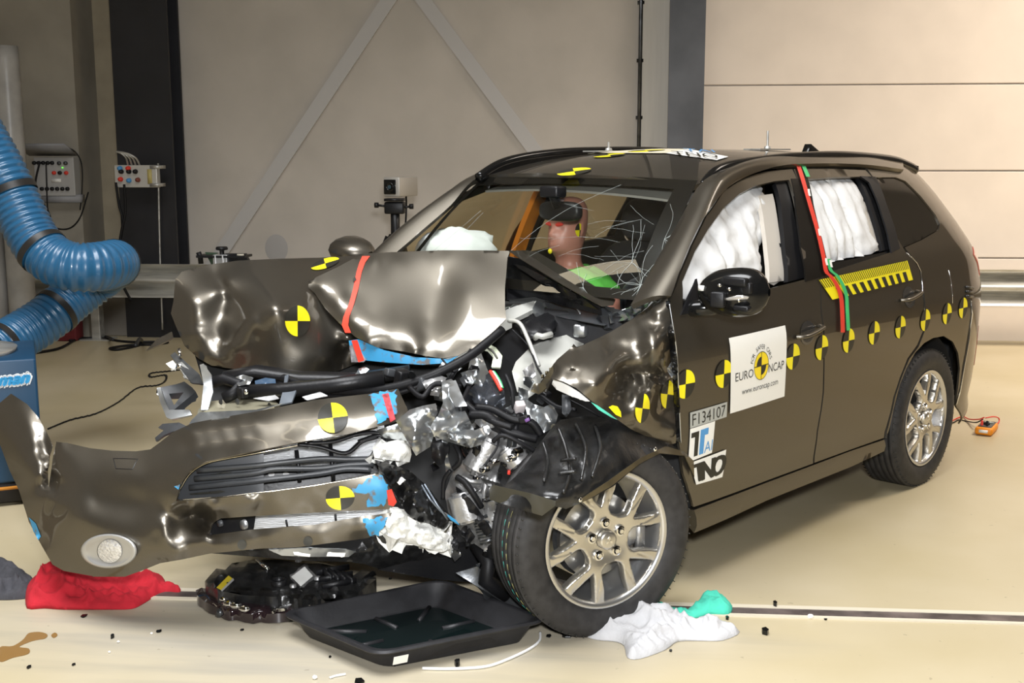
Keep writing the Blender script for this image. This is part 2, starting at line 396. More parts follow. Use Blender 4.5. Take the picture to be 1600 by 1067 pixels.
# guard rail
def rail(x0, x1, y, z0, z1, name, label, posts):
    r = empty(name, ((x0+x1)/2, y, 0), 0, label, 'guardrail', 'steel guard rails along the back wall'); cx = (x0+x1)/2
    prof = []; H = z1-z0
    for i in range(33):
        t = i/32; prof.append((.055*math.cos(t*4*math.pi)*-1, z0+H*t))
    v = []; 
    for xx in (x0-cx, x1-cx): v += [(xx, p[0], p[1]) for p in prof]
    n = len(prof); mesh('beam', v, [(i, i+1, n+i+1, n+i) for i in range(n-1)], GALV, r, thick=.006)
    for px in posts: MB().box((px-cx, .12, z1/2), (.08, .1, z1-.02)).box((px-cx, .12, .006), (.28, .2, .012)).build('post', GALV, r, smooth=False, bevel=.004)
    return r
zt, zb = .724, .42
rail(wx(30, 430, 9.95), wx(760, 430, 9.95), 9.95, .412, .715, 'guardrail', 'galvanised guard rail on the left behind the blue hose', [wx(147, 500, 10.0), wx(420, 500, 10.0)])
rail(wx(1300, 440, 10.2), XR-.05, 10.2, .37, .69, 'guardrail', 'galvanised guard rail on the right behind the tail of the car', [wx(1400, 500, 10.3)])
# ------------------------------------------------------------------ the car: shell
CAR = empty('crashed_car', (CARX, CARY, 0), 0, 'bronze-grey SUV with its front end crushed in a crash test', 'car')
CAR.rotation_euler = (0, 0, math.atan2(CF[1], CF[0]))
WZ = np.array([(-.1, .80), (.16, .82), (.215, .845), (.25, .868), (.30, .872), (.335, .862), (.36, .868), (.45, .882), (.6, .893), (.75, .900), (.87, .9035), (.93, .903), (.97, .897), (1.0, .886), (1.06, .876), (1.13, .864), (1.18, .853), (1.3, .803), (1.45, .728), (1.53, .678), (1.585, .632), (1.63, .585), (1.68, .5)])
def side(X, Z):
    y = float(np.interp(Z, WZ[:, 0], WZ[:, 1]))
    y = .25*float(np.interp(Z-.012, WZ[:, 0], WZ[:, 1]))+.25*float(np.interp(Z+.012, WZ[:, 0], WZ[:, 1]))+.5*y
    if X > 1.7: y -= .035*((X-1.7)/.6)**2
    x0 = -.36+max(0, Z-1.1)*.75
    if X < x0: y -= .5*(x0-X)**2+1.6*max(0, x0-.5-X)**2
    return y
def spix(px, py):                              # pixel -> (X, Z) on the left body side
    y = .88
    for _ in range(40):
        p = cpt(px, py, 'y', y); y = min(max(.5*y+.5*side(max(p[0], -.80), p[2]), .5), .95)
    return (p[0], p[2])
def S(poly): return [spix(*q) for q in poly]
def panel(name, outline, m, parent, holes=(), step=.035, thick=.012, off=0, sgn=1, sm=0, label=None):
    ol = smooth_poly(outline, sm) if sm else outline
    vs, fs = tri2d(densify(ol, step), step, [densify(h, step) for h in holes])
    v = [np.array([x, sgn*(side(x, z)+off), z]) for x, z in vs]; out = []
    for q in fs:
        n = np.cross(v[q[1]]-v[q[0]], v[q[2]]-v[q[0]]); out.append(q if n[1]*sgn > 0 else q[::-1])
    return mesh(name, v, out, m, parent, thick=thick, label=label)
# feature lines in pixels of the photograph
gap = [(1040, 462), (1045, 467), (1062, 425), (1080, 382), (1102, 337), (1130, 297), (1160, 277), (1195, 267), (1235, 263.5), (1295, 262), (1352, 264), (1395, 268), (1418, 276)]
belt = [(1040, 502), (1100, 482), (1197, 453), (1270, 436), (1395, 395), (1440, 379), (1467, 362)]
fdoor = [(1238, 264), (1195, 268), (1160, 278.5), (1131, 299), (1104, 338), (1082, 383), (1064, 426), (1047, 468), (1047, 500), (1054, 542), (1058, 600), (1061, 690), (1068, 740), (1084, 792), (1130, 776), (1200, 750), (1270.5, 724), (1271, 712), (1276, 675), (1282, 640), (1285.5, 612), (1284, 500), (1281, 434), (1260, 350)]
rdoor = [(1240, 264), (1262, 350), (1283, 434), (1286, 500), (1287.5, 612), (1284, 640), (1278, 675), (1273, 712), (1272.5, 723), (1330, 702), (1381, 684), (1388, 655), (1396, 620), (1406, 590), (1418, 560), (1433, 539), (1442, 517), (1443, 482), (1439.5, 450), (1437, 422), (1430, 410), (1416, 395), (1402, 372), (1388, 335), (1374, 300), (1361, 275), (1352, 265.5), (1295, 263.5)]
fwin = [(1066, 486), (1066, 440), (1086, 392), (1107, 357), (1130, 325), (1155, 303), (1180, 290), (1210, 283), (1233, 281), (1246, 330), (1258, 385), (1268, 434), (1197, 452.5)]
rwin = [(1249, 281), (1300, 277), (1346, 276), (1360, 283), (1377, 320), (1391, 365), (1398, 392), (1340, 411), (1292, 427), (1275, 370), (1262, 325)]
quart = [(1366, 277), (1400, 277), (1415, 283), (1440, 308), (1462, 336), (1469, 350), (1466, 360), (1440, 375), (1408, 389), (1402, 385), (1394, 355), (1380, 315)]
for s in (1, -1):
    lb = None
    FD = panel('front_door', S(fdoor), PAINT, CAR, [S(fwin)], sgn=s)
    RD = panel('rear_door', S(rdoor), PAINT, CAR, [S(rwin)], sgn=s)
    # cant rail and pillar above the doors (upper edge runs along the roof)
    gp = S(gap[1:]); top = []
    for x in np.linspace(-.55, 1.62, 24): top.append((x, 1.618-.055*max(0, (x-.75)/.9)**2*1.35-.05*max(0, (.45-x)/1.0)**2))
    tail = [(-.74, 1.50), (-.84, 1.40), (-.92, 1.25), (-.97, 1.12), (-1.0, .95), (-1.0, .6), (-.98, .42), (-.93, .30), (-.85, .22), (-.60, .20)]
    arch = S([(1493, 632), (1497, 606), (1500, 576), (1497, 551), (1489, 534), (1475, 525), (1458, 528), (1444, 536), (1430, 551), (1416, 576), (1406, 601), (1396, 640), (1389, 672)])
    rd_edge = S([(1386, 685), (1391, 655), (1399, 620), (1409, 590), (1421, 561), (1436, 541), (1445, 517), (1446, 482), (1442.5, 450), (1440, 422), (1432, 408), (1418, 393), (1404, 370), (1391, 335), (1377, 300), (1364, 276)])
    gp2 = S([(1352, 262.5), (1295, 260.5), (1235, 262), (1195, 265)])
    Q = panel('rear_quarter_panel', top[:13]+S([(1215, 262.5), (1235, 261.5), (1295, 260.5), (1354, 262.8)])+rd_edge[::-1]+arch[::-1]+tail[::-1], PAINT, CAR, [S(quart)], sgn=s, thick=.01)
    # A pillar with cant rail
    gp3 = S([(1408, 270), (1354, 262.5), (1295, 260.5), (1240, 261.8), (1215, 263.2), (1193, 265.5), (1158, 275), (1128, 295), (1100, 335), (1078, 381), (1060, 424), (1043, 466)])
    f = [cpt(1100, 291, 'y', .635), cpt(1072, 340, 'y', .655), cpt(1045, 388, 'y', .685), (cpt(1015, 440, 'y', .715)), cpt(990, 483, 'y', .745)]
    inner = [np.array([p[0], p[1], p[2]]) for p in f]; outer = [np.array([x, side(x, z)+.002, z]) for x, z in gp3]
    out2 = outer
    inn2 = [np.array([x, side(x, z)-.02, z+.004]) for x, z in [(-.28, 1.608), (.12, 1.622), (.4, 1.630), (.72, 1.632), (.95, 1.629), (1.2, 1.612), (1.42, 1.583)]]+inner
    A_, B_ = smooth_poly(out2, 5, False), smooth_poly(inn2, 5, False); n = 60; v = []; F = []
    for i in range(n):
        fa = i*(len(A_)-1)/(n-1); ia = min(int(fa), len(A_)-2); a = A_[ia]+(A_[ia+1]-A_[ia])*(fa-ia); fa = i*(len(B_)-1)/(n-1); ia = min(int(fa), len(B_)-2); bq = B_[ia]+(B_[ia+1]-B_[ia])*(fa-ia)
        for k in range(7):
            t = k/6; p = a+(bq-a)*t; p = p+np.array([.35, .75, .5])*.028*math.sin(math.pi*t)*min(1, .1+max(0, i/n-.30)/.35); v.append(p*np.array([1, s, 1]))
    for i in range(n-1):
        for k in range(6):
            q = (i*7+k, i*7+k+1, (i+1)*7+k+1, (i+1)*7+k); F.append(q if s < 0 else q[::-1])
    mesh('windscreen_pillar', v, F, PAINT, CAR, thick=.02)
    # gloss black B pillar and window surrounds
    bp = S([(1235, 279), (1261, 279), (1270, 320), (1280, 362), (1294, 426), (1288, 431), (1258, 440), (1250, 385), (1243, 330)])
    panel('door_pillar_cover', bp, PILLARB, CAR, off=.004, thick=.008, sgn=s)
    cp = S([(1343, 275), (1367, 276), (1383, 315), (1397, 355), (1405, 388), (1392, 395), (1386, 365), (1372, 320), (1357, 285)])
    panel('window_divider', cp, RUBBER, CAR, off=.004, thick=.008, sgn=s)
    panel('quarter_glass', S(quart), mat('dark_privacy_glass', (.018, .015, .011), .08, spec=.25) if s > 0 else SIDEGLASS, CAR, off=-.008, thick=.004, sgn=s)
    # sill
    si = [(2.05, .20), (2.05, .335), (1.6, .325), (1.12, .325), (.5, .335), (.44, .33), (.46, .22), (.46, .19), (1.2, .185)]
    panel('sill', S([(1086, 797), (1130, 780.5), (1200, 754), (1272, 727), (1330, 705), (1383, 687), (1385, 697), (1383, 705), (1330, 730), (1200, 782), (1086, 833)]), PAINT, CAR, sgn=s, off=-.004, thick=.05)
# dark closing shell inside the body (floor, firewall, tail)
sh = MB()
sh.box((.72, 0, .30), (2.5, 1.52, .06)).box((2.0, 0, .62), (.06, 1.62, .62)).box((-.70, 0, .74), (.06, 1.4, .8)).box((-.1, 0, .75), (.5, 1.3, .3))
for s in (1, -1): sh.box((1.0, s*.80, .68), (2.1, .03, .72))
sh.build('floor_pan', DARKIN, CAR, smooth=False)
# roof
def rz(x, y):
    return 1.68-.095*max(0, (x-.75)/.9)**2-.03*max(0, (.45-x)/1.0)**2-.035*(y/.56)**2-.025*y
v = []; F = []; nx, ny = 40, 20
for i in range(nx+1):
    for j in range(ny+1):
        y = -.585+1.17*j/ny; x = -.54+(1.715-.05*(y/.58)**2+.54)*i/nx
        if x < .1: y *= min(1, (side(x, 1.60)-.022)/.585)
        v.append((x, y, rz(x, y)-.12*max(0, -.30-x)**1.3))
for i in range(nx):
    for j in range(ny): q = i*(ny+1)+j; F.append((q, q+ny+1, q+ny+2, q+1))
mesh('roof', v, F, PAINT, CAR, thick=.02)
# head lining
mesh('head_lining', [(x, y, z-.07) for x, y, z in v], F, GREYTRIM, CAR, thick=.01)
for s in (1, -1):
    pts = [(1.60, .582, 1.522), (1.53, .578, 1.568), (1.45, .575, 1.592), (1.339, .572, 1.608), (1.085, .57, 1.627), (.81, .57, 1.640), (.384, .57, 1.646), (-.097, .57, 1.628), (-.30, .572, 1.600), (-.40, .574, 1.575)] if s > 0 else [(1.72, .575, 1.548), (1.584, .572, 1.607), (1.406, .57, 1.640), (1.12, .57, 1.664), (.82, .57, 1.672), (.4, .57, 1.674), (-.1, .57, 1.655), (-.3, .572, 1.628), (-.4, .574, 1.60)]
    b = MB().tube([(x, s*y, z) for x, y, z in smooth_poly(pts, 5, False)], .021, 10, squash=1.15)
    low = [(x, s*y, rz(x, s*y)-.012) for x, y, z in smooth_poly(pts, 5, False)]; up = [(x, s*y, z) for x, y, z in smooth_poly(pts, 5, False)]
    for w in (-.018, .018):
        vv = [np.array(a)+(0, w, 0) for a in low]+[np.array(a)+(0, w, 0) for a in up]; n = len(low)
        b.add(vv, [(i, i+1, n+i+1, n+i) for i in range(n-1)])
    b.build('roof_rail', GLOSSBLK, CAR)
# tailgate and rear bumper close the back
v = []; F = []; zz = [1.61, 1.5, 1.3, 1.1, .95, .75, .6, .45, .3, .2]; xx = [-.60, -.74, -.92, -1.02, -1.05, -1.05, -1.08, -1.08, -1.02, -.9]
for z, x in zip(zz, xx):
    for j in range(13):
        t = j/12*2-1; w = side(max(x, -.97), z)-.004; v.append((x-.0+.10*abs(t)**3*(1 if z < 1.2 else .5), t*w, z))
for i in range(len(zz)-1):
    for j in range(12): q = i*13+j; F.append((q, q+1, q+14, q+13))
mesh('tailgate', v, F, PAINT, CAR, thick=.01)
# ------------------------------------------------------------------ wheels
def rim_face_mesh(R=.232):
    holes = []; d = math.radians
    def pol(r, a): return (r*math.cos(a), r*math.sin(a))
    for k in range(5):
        a = d(90+72*k); r1 = R*.955
        holes.append(smooth_poly([pol(r1, a+d(x)) for x in np.linspace(-13, 13, 7)]+[pol(R*.74, a+d(9)), pol(R*.58, a+d(2.5)), pol(R*.545, a), pol(R*.58, a-d(2.5)), pol(R*.74, a-d(9))], 4))
        b = a+d(36); w = 12.5
        holes.append(smooth_poly([pol(r1, b+d(x)) for x in np.linspace(-w, w, 7)]+[pol(R*.76, b+d(14)), pol(R*.55, b+d(19.5)), pol(R*.47, b+d(20)), pol(R*.40, b+d(12)), pol(R*.385, b), pol(R*.40, b-d(12)), pol(R*.47, b-d(20)), pol(R*.55, b-d(19.5)), pol(R*.76, b-d(14))], 4))
    outer = [(R*1.03*math.cos(t), R*1.03*math.sin(t)) for t in np.linspace(0, 2*math.pi, 110, False)]
    hd = [densify(h, .006) for h in holes]; vs, fs = tri2d(outer, .0055, hd); A = np.array([p for h in hd for p in h]); o_ = []
    for x, y in vs:
        r = math.hypot(x, y); m = np.linalg.norm(A-np.array([x, y]), axis=1).min()
        z = .022-.014*math.exp(-(r/.085)**4)-.006*max(0, (r/R-.5)/.5)**2-.004*max(0, 1-m/.0035)**1.5
        th = math.degrees(math.atan2(y, x)); tt = (th-90+36) % 72-36
        if R*.60 < r < R*.93:                       # groove along each arm
            g = abs(abs(tt)-(14.3+.6*(r/R-.6))); gw = r*math.radians(g); z -= .003*math.exp(-(gw/.0028)**2)
        o_.append((x, z, y))
    n = len(o_); bot = [(x, -.012 if True else 0, y) for x, z, y in o_]; E = {}
    for f in fs:
        for i in range(3):
            e = (f[i], f[(i+1) % 3]); E[tuple(sorted(e))] = E.get(tuple(sorted(e)), []) + [e]
    sides = [(e[0][1], e[0][0], n+e[0][0], n+e[0][1]) for e in E.values() if len(e) == 1]
    F = [f[::-1] for f in fs]+[(q[1], q[0], q[3], q[2]) for q in sides]
    return o_+bot, F
RIMV = rim_face_mesh()
def wheel(X, Y, steer, sgn, name, spin=0):
    ty = MB()
    Ro = .352; hw = .108; B = sgn
    prof = [(.236, .088), (.244, .098), (.262, .106), (.285, .112), (.308, .1125), (.327, .107), (.340, .098), (.348, .088)]
    tread = []
    for a in (.075, .045, .015, -.015, -.045, -.075):
        tread += [(Ro, a+.011 if a < .07 else a+.009), (Ro, a-.011 if a > -.07 else a-.009), (Ro-.008, a-.013), (Ro-.008, a-.017)]
    full = prof+[(Ro-.001, .084)]+tread[:-2]+[(r, -h) for r, h in prof[::-1]]
    ty.lathe(full, 96, 'y')
    # shoulder sipes
    for k in range(72):
        t = 2*math.pi*k/72
        for s_ in (1, -1):
            c = np.array([math.cos(t)*.3462, s_*.0905, math.sin(t)*.3462]); Rm = np.array([[math.cos(t), 0, -math.sin(t)], [0, 1, 0], [math.sin(t), 0, math.cos(t)]])
            ty.box(c, (.004, .020, .003), Rm, 1)
    w = ty.build(name, [TYREM, BLK], CAR)
    if name == 'front_wheel' and sgn > 0:
        for yy, m_ in ((.028, mat('tyre_mark_yellow', (.35, .33, .12), .6)), (-.001, mat('tyre_mark_green', (.03, .32, .26), .6))):
            b = MB()
            for k in range(60): t0, t1 = 2*math.pi*k/60, 2*math.pi*(k+.6)/60; b.tube([(Ro*math.cos(t)*1.0005, yy, Ro*math.sin(t)*1.0005) for t in (t0, (t0+t1)/2, t1)], .0009, 4)
            b.build('tread_paint_line', m_, w)
    w.location = (X, Y, .345); w.rotation_euler = (0, 0, steer)
    m = sgn
    def fl(v): return [(x, y*m, z) for x, y, z in v]
    b = MB().lathe([(.236, .092), (.243, .098), (.243, .103), (.236, .104), (.226, .098), (.221, .085), (.219, .03), (.205, .0), (.205, -.08), (.225, -.095), (.236, -.1)], 72, 'y')
    mesh('rim_barrel', fl(b.v), b.f, RIMD, w, smooth=True, auto=50)
    v, f = RIMV
    ca, sa = math.cos(math.radians(spin)), math.sin(math.radians(spin)); v = [(x*ca-z*sa, y, x*sa+z*ca) for x, y, z in v]
    mesh('rim', fl([(x, y+.078, z) for x, y, z in v]), f, RIMM, w, smooth=True, auto=55)
    b = MB().lathe([(.0001, .112), (.024, .111), (.033, .107), (.035, .09)], 32, 'y'); mesh('centre_cap', fl(b.v), b.f, RIMM, w)
    for k in range(3):                                  # three-lozenge emblem on the cap
        t = math.radians(90+120*k); d_ = np.array([math.cos(t), math.sin(t)]); n_ = np.array([-d_[1], d_[0]])
        q = [d_*.0015, d_*.009+n_*.0052, d_*.0165, d_*.009-n_*.0052]
        bb = MB().prism([tuple(z) for z in q], 0, .002); mesh('emblem', fl([(x, .1115+z, y) for x, y, z in bb.v]), bb.f, CHROME, w, smooth=False)
    for k in range(5):
        a = math.radians(90+spin+7+72*k); c = (.060*math.cos(a), .060*math.sin(a))
        b = MB().lathe([(.018, .085), (.018, .099), (.0125, .1005), (.0125, .093)], 16, 'y', (c[0], 0, c[1])).lathe([(.0001, .106), (.008, .106), (.0105, .101), (.0105, .088)], 6, 'y', (c[0], 0, c[1]))
        mesh('wheel_nut', fl(b.v), b.f, CHROME, w, smooth=True, auto=30)
    b = MB().lathe([(.07, .06), (.075, .035), (.15, .035), (.15, .012), (.075, .012)], 48, 'y'); mesh('brake_disc', fl(b.v), b.f, DISC, w, auto=40)
    b = MB(); 
    for t in np.linspace(-.5, .5, 6): pass
    P = [(.135*math.cos(t), .02, .135*math.sin(t)) for t in np.linspace(2.5, 3.6, 9)]; b.tube(P, [.02, .034, .04, .04, .04, .04, .04, .034, .02], 10)
    b.box((-.165, .045, -.02), (.03, .03, .12)); mesh('brake_caliper', fl(b.v), b.f, ALU, w)
    b = MB().lathe([(.05, -.09), (.09, -.06), (.145, -.02), (.16, .0), (.03, .0)], 32, 'y'); mesh('hub_backing', fl(b.v), b.f, DKSTEEL, w)
    return w
wheel(-.005, .775, 0, 1, 'rear_wheel', -10); wheel(-.005, -.775, 0, -1, 'rear_wheel')
wheel(2.52, .775, -.345, 1, 'front_wheel', -12); wheel(2.62, -.775, -.3, -1, 'front_wheel')
# rear wheel housing liner
b = MB(); n = 16; v = []
for i in range(n+1):
    t = math.pi*(-.12+1.24*i/n); v += [(.425*math.cos(t), .84, .37+.40*math.sin(t)), (.425*math.cos(t), .45, .37+.40*math.sin(t))]
b.add(v, [(2*i, 2*i+1, 2*i+3, 2*i+2) for i in range(n)]); b.box((0, .45, .5), (.9, .02, .5)); b.build('wheel_housing', DARKIN, CAR)
# ------------------------------------------------------------------ windscreen
ws_top = [(1.66+.03*(1-(y/.6)**2), y, 1.553+.010*(1-(y/.6)**2)) for y in np.linspace(-.60, .60, 21)]
ws_bot = [(2.20+.28*(1-(y/.70)**2), y*1.0, 1.11+.0*(1-(y/.7)**2)) for y in np.linspace(-.715, .715, 21)]
def ws(u, t, off=0):                           # u across -1..1 (right to left of car), t 0 roof .. 1 cowl
    yt, yb = .60*u, .715*u
    a = np.array([1.665+.03*(1-u*u), yt, 1.551+.016*(1-u*u)]); b_ = np.array([2.10+.05*(1-u*u), yb, 1.115])
    p = a+(b_-a)*t; bul = .035*math.sin(math.pi*t)*(1-.4*u*u); return p+np.array([.55, 0, .83])*(bul+off)
def ws_grid(u0, u1, t0, t1, nu, nt, off=0):
    v = [ws(u0+(u1-u0)*i/nu, t0+(t1-t0)*j/nt, off) for i in range(nu+1) for j in range(nt+1)]
    f = [(i*(nt+1)+j, i*(nt+1)+j+1, (i+1)*(nt+1)+j+1, (i+1)*(nt+1)+j) for i in range(nu) for j in range(nt)]
    return v, f
v, f = ws_grid(-1, 1, 0, 1, 24, 16); WSO = mesh('windscreen', v, f, WSGLASS, CAR)
fr = MB()
for a in ((-1, 1, 0, .10), (.86, 1, .10, 1), (-1, -.955, .10, 1), (-1, 1, .93, 1)): fr.add(*ws_grid(*a, 20, 12, -.003))
fr.build('windscreen_border', PILLARB, WSO)
def crack(pts, r=.0010):
    return [ws(u, t, .002) for u, t in pts]
cb = MB(); rr = random.Random(3)
for c, nrad, L in (((.90, .90), 15, .35), ((.55, .95), 8, .22), ((.95, .55), 8, .3), ((.8, .75), 9, .3)):
    for k in range(nrad):
        a = rr.uniform(0, 2*math.pi); u, t = c; P = [(u, t)]; ll = rr.uniform(.3, 1)*L
        for i in range(7):
            a += rr.uniform(-.35, .35); u += math.cos(a)*ll/7; t += math.sin(a)*ll/7*1.2
            if not (-.9 < u < .985 and .1 < t < .985): break
            P.append((u, t))
        if len(P) > 1: cb.tube(crack(P), rr.choice([.0003, .0005, .0006]), 4, cap=False)
for k in range(14):
    u, t = rr.uniform(.1, .9), rr.uniform(.35, .9); P = [(u, t)]; a = rr.uniform(-.3, .5)
    for i in range(9): a += rr.uniform(-.2, .2); u -= .03*math.cos(a); t += .03*math.sin(a); P.append((u, t))
    P = [p for p in P if p[1] < .98]
    if len(P) > 1: cb.tube(crack(P), .0003, 4, cap=False)
for P in ([(.45, .1), (.2, .33), (-.02, .62), (-.2, .95)], [(-.62, .4), (-.7, .6), (-.8, .78), (-.86, .95)], [(-.58, .42), (-.62, .6), (-.72, .8)]): cb.tube(crack([tuple(p) for p in smooth_poly(P, 5, False)]), .0004, 4, cap=False)
cb.build('crack', CRACK, WSO)
# ------------------------------------------------------------------ bonnet (two folded sheets)
def DS(k, c, *pts): return [(x, y, 'd', c+(d-c)*k) for x, y, d in pts]
def D(*pts): return [(x, y, 'd', d) for x, y, d in pts]
# right sheet
def DR(*pts): return [(x, y, 'd', d+.22*max(0, min(1, (470-x)/190))+.20*max(0, min(1, (x-455)/60))-.04) for x, y, d in pts]
o1 = DR((271, 470, 4.50), (274, 436, 4.52), (285, 424, 4.56), (330, 413, 4.70), (372, 407, 4.78), (440, 404, 4.90), (500, 402.5, 4.98), (560, 399, 5.0), (600, 398, 4.98), (600, 480, 4.70), (575, 545, 4.52), (560, 566, 4.48), (530, 579, 4.46), (480, 585, 4.44), (430, 583, 4.45), (375, 578, 4.46), (330, 571, 4.47), (310, 560, 4.47), (288, 540, 4.47), (275, 510, 4.48), (267, 490, 4.49))
l1 = [DR((285, 430, 4.54), (300, 470, 4.42), (308, 520, 4.41), (322, 560, 4.42)),
      DR((335, 425, 4.67), (350, 443, 4.60), (355, 460, 4.54)),
      DR((355, 440, 4.57), (322, 470, 4.46), (312, 510, 4.43), (322, 545, 4.42), (338, 556, 4.42)),
      DR((355, 440, 4.58), (352, 490, 4.52), (348, 530, 4.48), (340, 556, 4.43)),
      DR((340, 558, 4.42), (385, 520, 4.38), (430, 480, 4.38), (480, 478, 4.46)),
      DR((395, 500, 4.37), (405, 570, 4.45)), DR((430, 445, 4.60), (480, 440, 4.66), (540, 430, 4.78)),
      DR((490, 480, 4.48), (520, 500, 4.42), (545, 535, 4.40)), DR((525, 520, 4.40), (515, 560, 4.37), (505, 584, 4.42)), DR((545, 540, 4.50), (535, 565, 4.50)), DR((470, 505, 4.45), (475, 560, 4.43))]
H1, HP1 = patch('bonnet', o1, PAINT, l1, CAR, step=6, thick=.004, k=1.5)
# left sheet, folded over the right one
o2 = DS(.55, 4.60, (492, 458, 4.62), (482, 449, 4.64), (482, 440, 4.66), (492, 434, 4.69), (530, 416, 4.80), (556, 402, 4.92), (570, 396, 4.99), (620, 393.5, 4.97), (690, 391, 4.93), (750, 391, 4.87), (797, 392, 4.80), (793, 402, 4.76), (789, 450, 4.52), (789, 480, 4.40), (791, 498, 4.33), (770, 519, 4.27), (740, 543, 4.22), (715, 556, 4.20), (690, 560, 4.20), (660, 555, 4.22), (630, 549, 4.25), (590, 543, 4.28), (556, 527, 4.34), (530, 505, 4.44), (508, 482, 4.54))
l2 = [DS(.55, 4.60, (590, 409, 4.84), (606, 455, 4.60), (625, 495, 4.42), (645, 525, 4.28), (652, 547, 4.19)),
      DS(.55, 4.60, (700, 400, 4.86), (690, 450, 4.66), (672, 500, 4.44), (655, 545, 4.21)),
      
      DS(.55, 4.60, (592, 410, 4.85), (650, 405, 4.86), (665, 402, 4.87), (700, 400, 4.86)),
      DS(.55, 4.60, (500, 447, 4.60), (530, 470, 4.50), (550, 500, 4.37), (575, 530, 4.26)), DS(.55, 4.60, (560, 420, 4.80), (548, 460, 4.58), (545, 492, 4.42)), DS(.55, 4.60, (580, 450, 4.62), (580, 490, 4.42), (600, 520, 4.28)),
      DS(.55, 4.60, (740, 410, 4.76), (730, 460, 4.50), (715, 520, 4.26)), DS(.55, 4.60, (625, 550, 4.24), (690, 553, 4.20), (740, 541, 4.215))]
H2, HP2 = patch('bonnet_fold', o2, PAINT, l2, CAR, step=6, thick=.004, k=1.5)
# folded rear strip and underside of the bonnet
def DT(*pts): return [(x, y, 'd', d-.10-.0024*max(0, x-800)) for x, y, d in pts]
patch('bonnet_rear_strip', DT((795, 391.5, 4.80), (822, 391, 4.92), (838, 393, 4.94), (900, 428, 4.92), (962, 468, 4.88), (958, 476, 4.76), (940, 478, 4.75), (880, 445, 4.74), (812, 403, 4.77)), PAINT, [], CAR, step=6)
patch('bonnet_underside', DT((794, 401, 4.77), (814, 405, 4.80), (880, 447, 4.79), (938, 479, 4.79), (940, 492, 4.80), (880, 478, 4.85), (835, 463, 4.85), (792, 468, 4.72)), PLAST, [DT((800, 430, 4.9), (880, 466, 4.9))], CAR, step=7)
patch('bonnet_inner_rib', DT((800, 412, 4.78), (820, 416, 4.79), (905, 462, 4.79), (935, 484, 4.79), (900, 474, 4.79), (860, 452, 4.79)), GLOSSBLK, [DT((830, 428, 4.765), (900, 466, 4.765))], CAR, step=7)
patch('bonnet_edge_hem', DS(.55, 4.60, (791, 499, 4.33), (800, 505, 4.36), (800, 512, 4.38), (770, 527, 4.30), (735, 550, 4.25), (712, 561, 4.23), (690, 563, 4.22), (740, 544, 4.21)), APRON, [], CAR, step=6)
# blue and torn paint along the crushed edge
patch('scraped_bonnet_lip', DS(.55, 4.60, (545, 532, 4.37), (560, 530, 4.33), (600, 547, 4.27), (650, 558, 4.23), (700, 561, 4.21), (716, 556, 4.195), (700, 567, 4.20), (660, 570, 4.22), (600, 566, 4.27), (562, 562, 4.34), (550, 565, 4.36), (547, 548, 4.36)), BLUEP, [DS(.55, 4.60, (560, 545, 4.33), (620, 557, 4.24), (680, 563, 4.195))], CAR, step=5, thick=.003)
patch('scraped_paint', DS(.55, 4.60, (546, 540, 4.35), (556, 538, 4.34), (572, 562, 4.31), (568, 566, 4.31), (549, 566, 4.35)), mat('bare_scraped_metal', (.42, .40, .42), .4, .5, noise_amt=.5, noise_scale=30), [], CAR, step=5)
# ------------------------------------------------------------------ bumper
def DB(*pts): return [(x, y, 'd', d+.00048*max(0, x-270)-.0002*max(0, 270-x)) for x, y, d in pts]
o3 = DB((-14, 642, 4.52), (0, 629, 4.50), (17, 615, 4.48), (42, 631, 4.44), (60, 652, 4.40), (72, 674, 4.36), (81, 696, 4.32), (77, 712, 4.32), (75, 740, 4.30), (76, 762, 4.27), (80, 735, 4.26), (83, 712, 4.265), (88, 690, 4.27),
       (105, 692, 4.24), (140, 700, 4.18), (175, 704, 4.13), (212, 705, 4.09), (235, 702, 4.07), (250, 691, 4.08), (270, 675, 4.08), (300, 661, 4.07), (350, 651.5, 4.03), (400, 643, 3.98), (490, 625, 3.93), (577, 615, 3.92), (622, 607, 3.93), (637, 640, 3.85),
       (637, 651, 3.82), (615, 660, 3.80), (540, 679, 3.77), (465, 691, 3.76), (377, 709, 3.77), (322, 721, 3.80), (297, 735, 3.83), (282, 757, 3.86), (275, 783, 3.87), (335, 779, 3.80), (395, 772, 3.76), (490, 760, 3.72), (595, 740, 3.72), (611, 765, 3.72), (620, 786, 3.72), (610, 795, 3.74), (490, 801, 3.75), (400, 806, 3.80), (345, 810, 3.86), (331, 818, 3.89), (328, 836, 3.88), (395, 827, 3.80), (490, 820, 3.74), (565, 807, 3.73), (612, 801, 3.73), (603, 822, 3.73), (577, 840, 3.745), (565, 842, 3.75), (465, 855, 3.77), (407, 857, 3.80), (327, 865, 3.87), (290, 873, 3.91), (250, 880, 3.95), (220, 892, 3.99), (195, 901, 4.02), (150, 901, 4.08), (100, 892, 4.16), (82, 882, 4.20), (62, 847, 4.26), (45, 815, 4.31), (30, 767, 4.38), (15, 735, 4.45), (0, 695, 4.50), (-14, 670, 4.53))
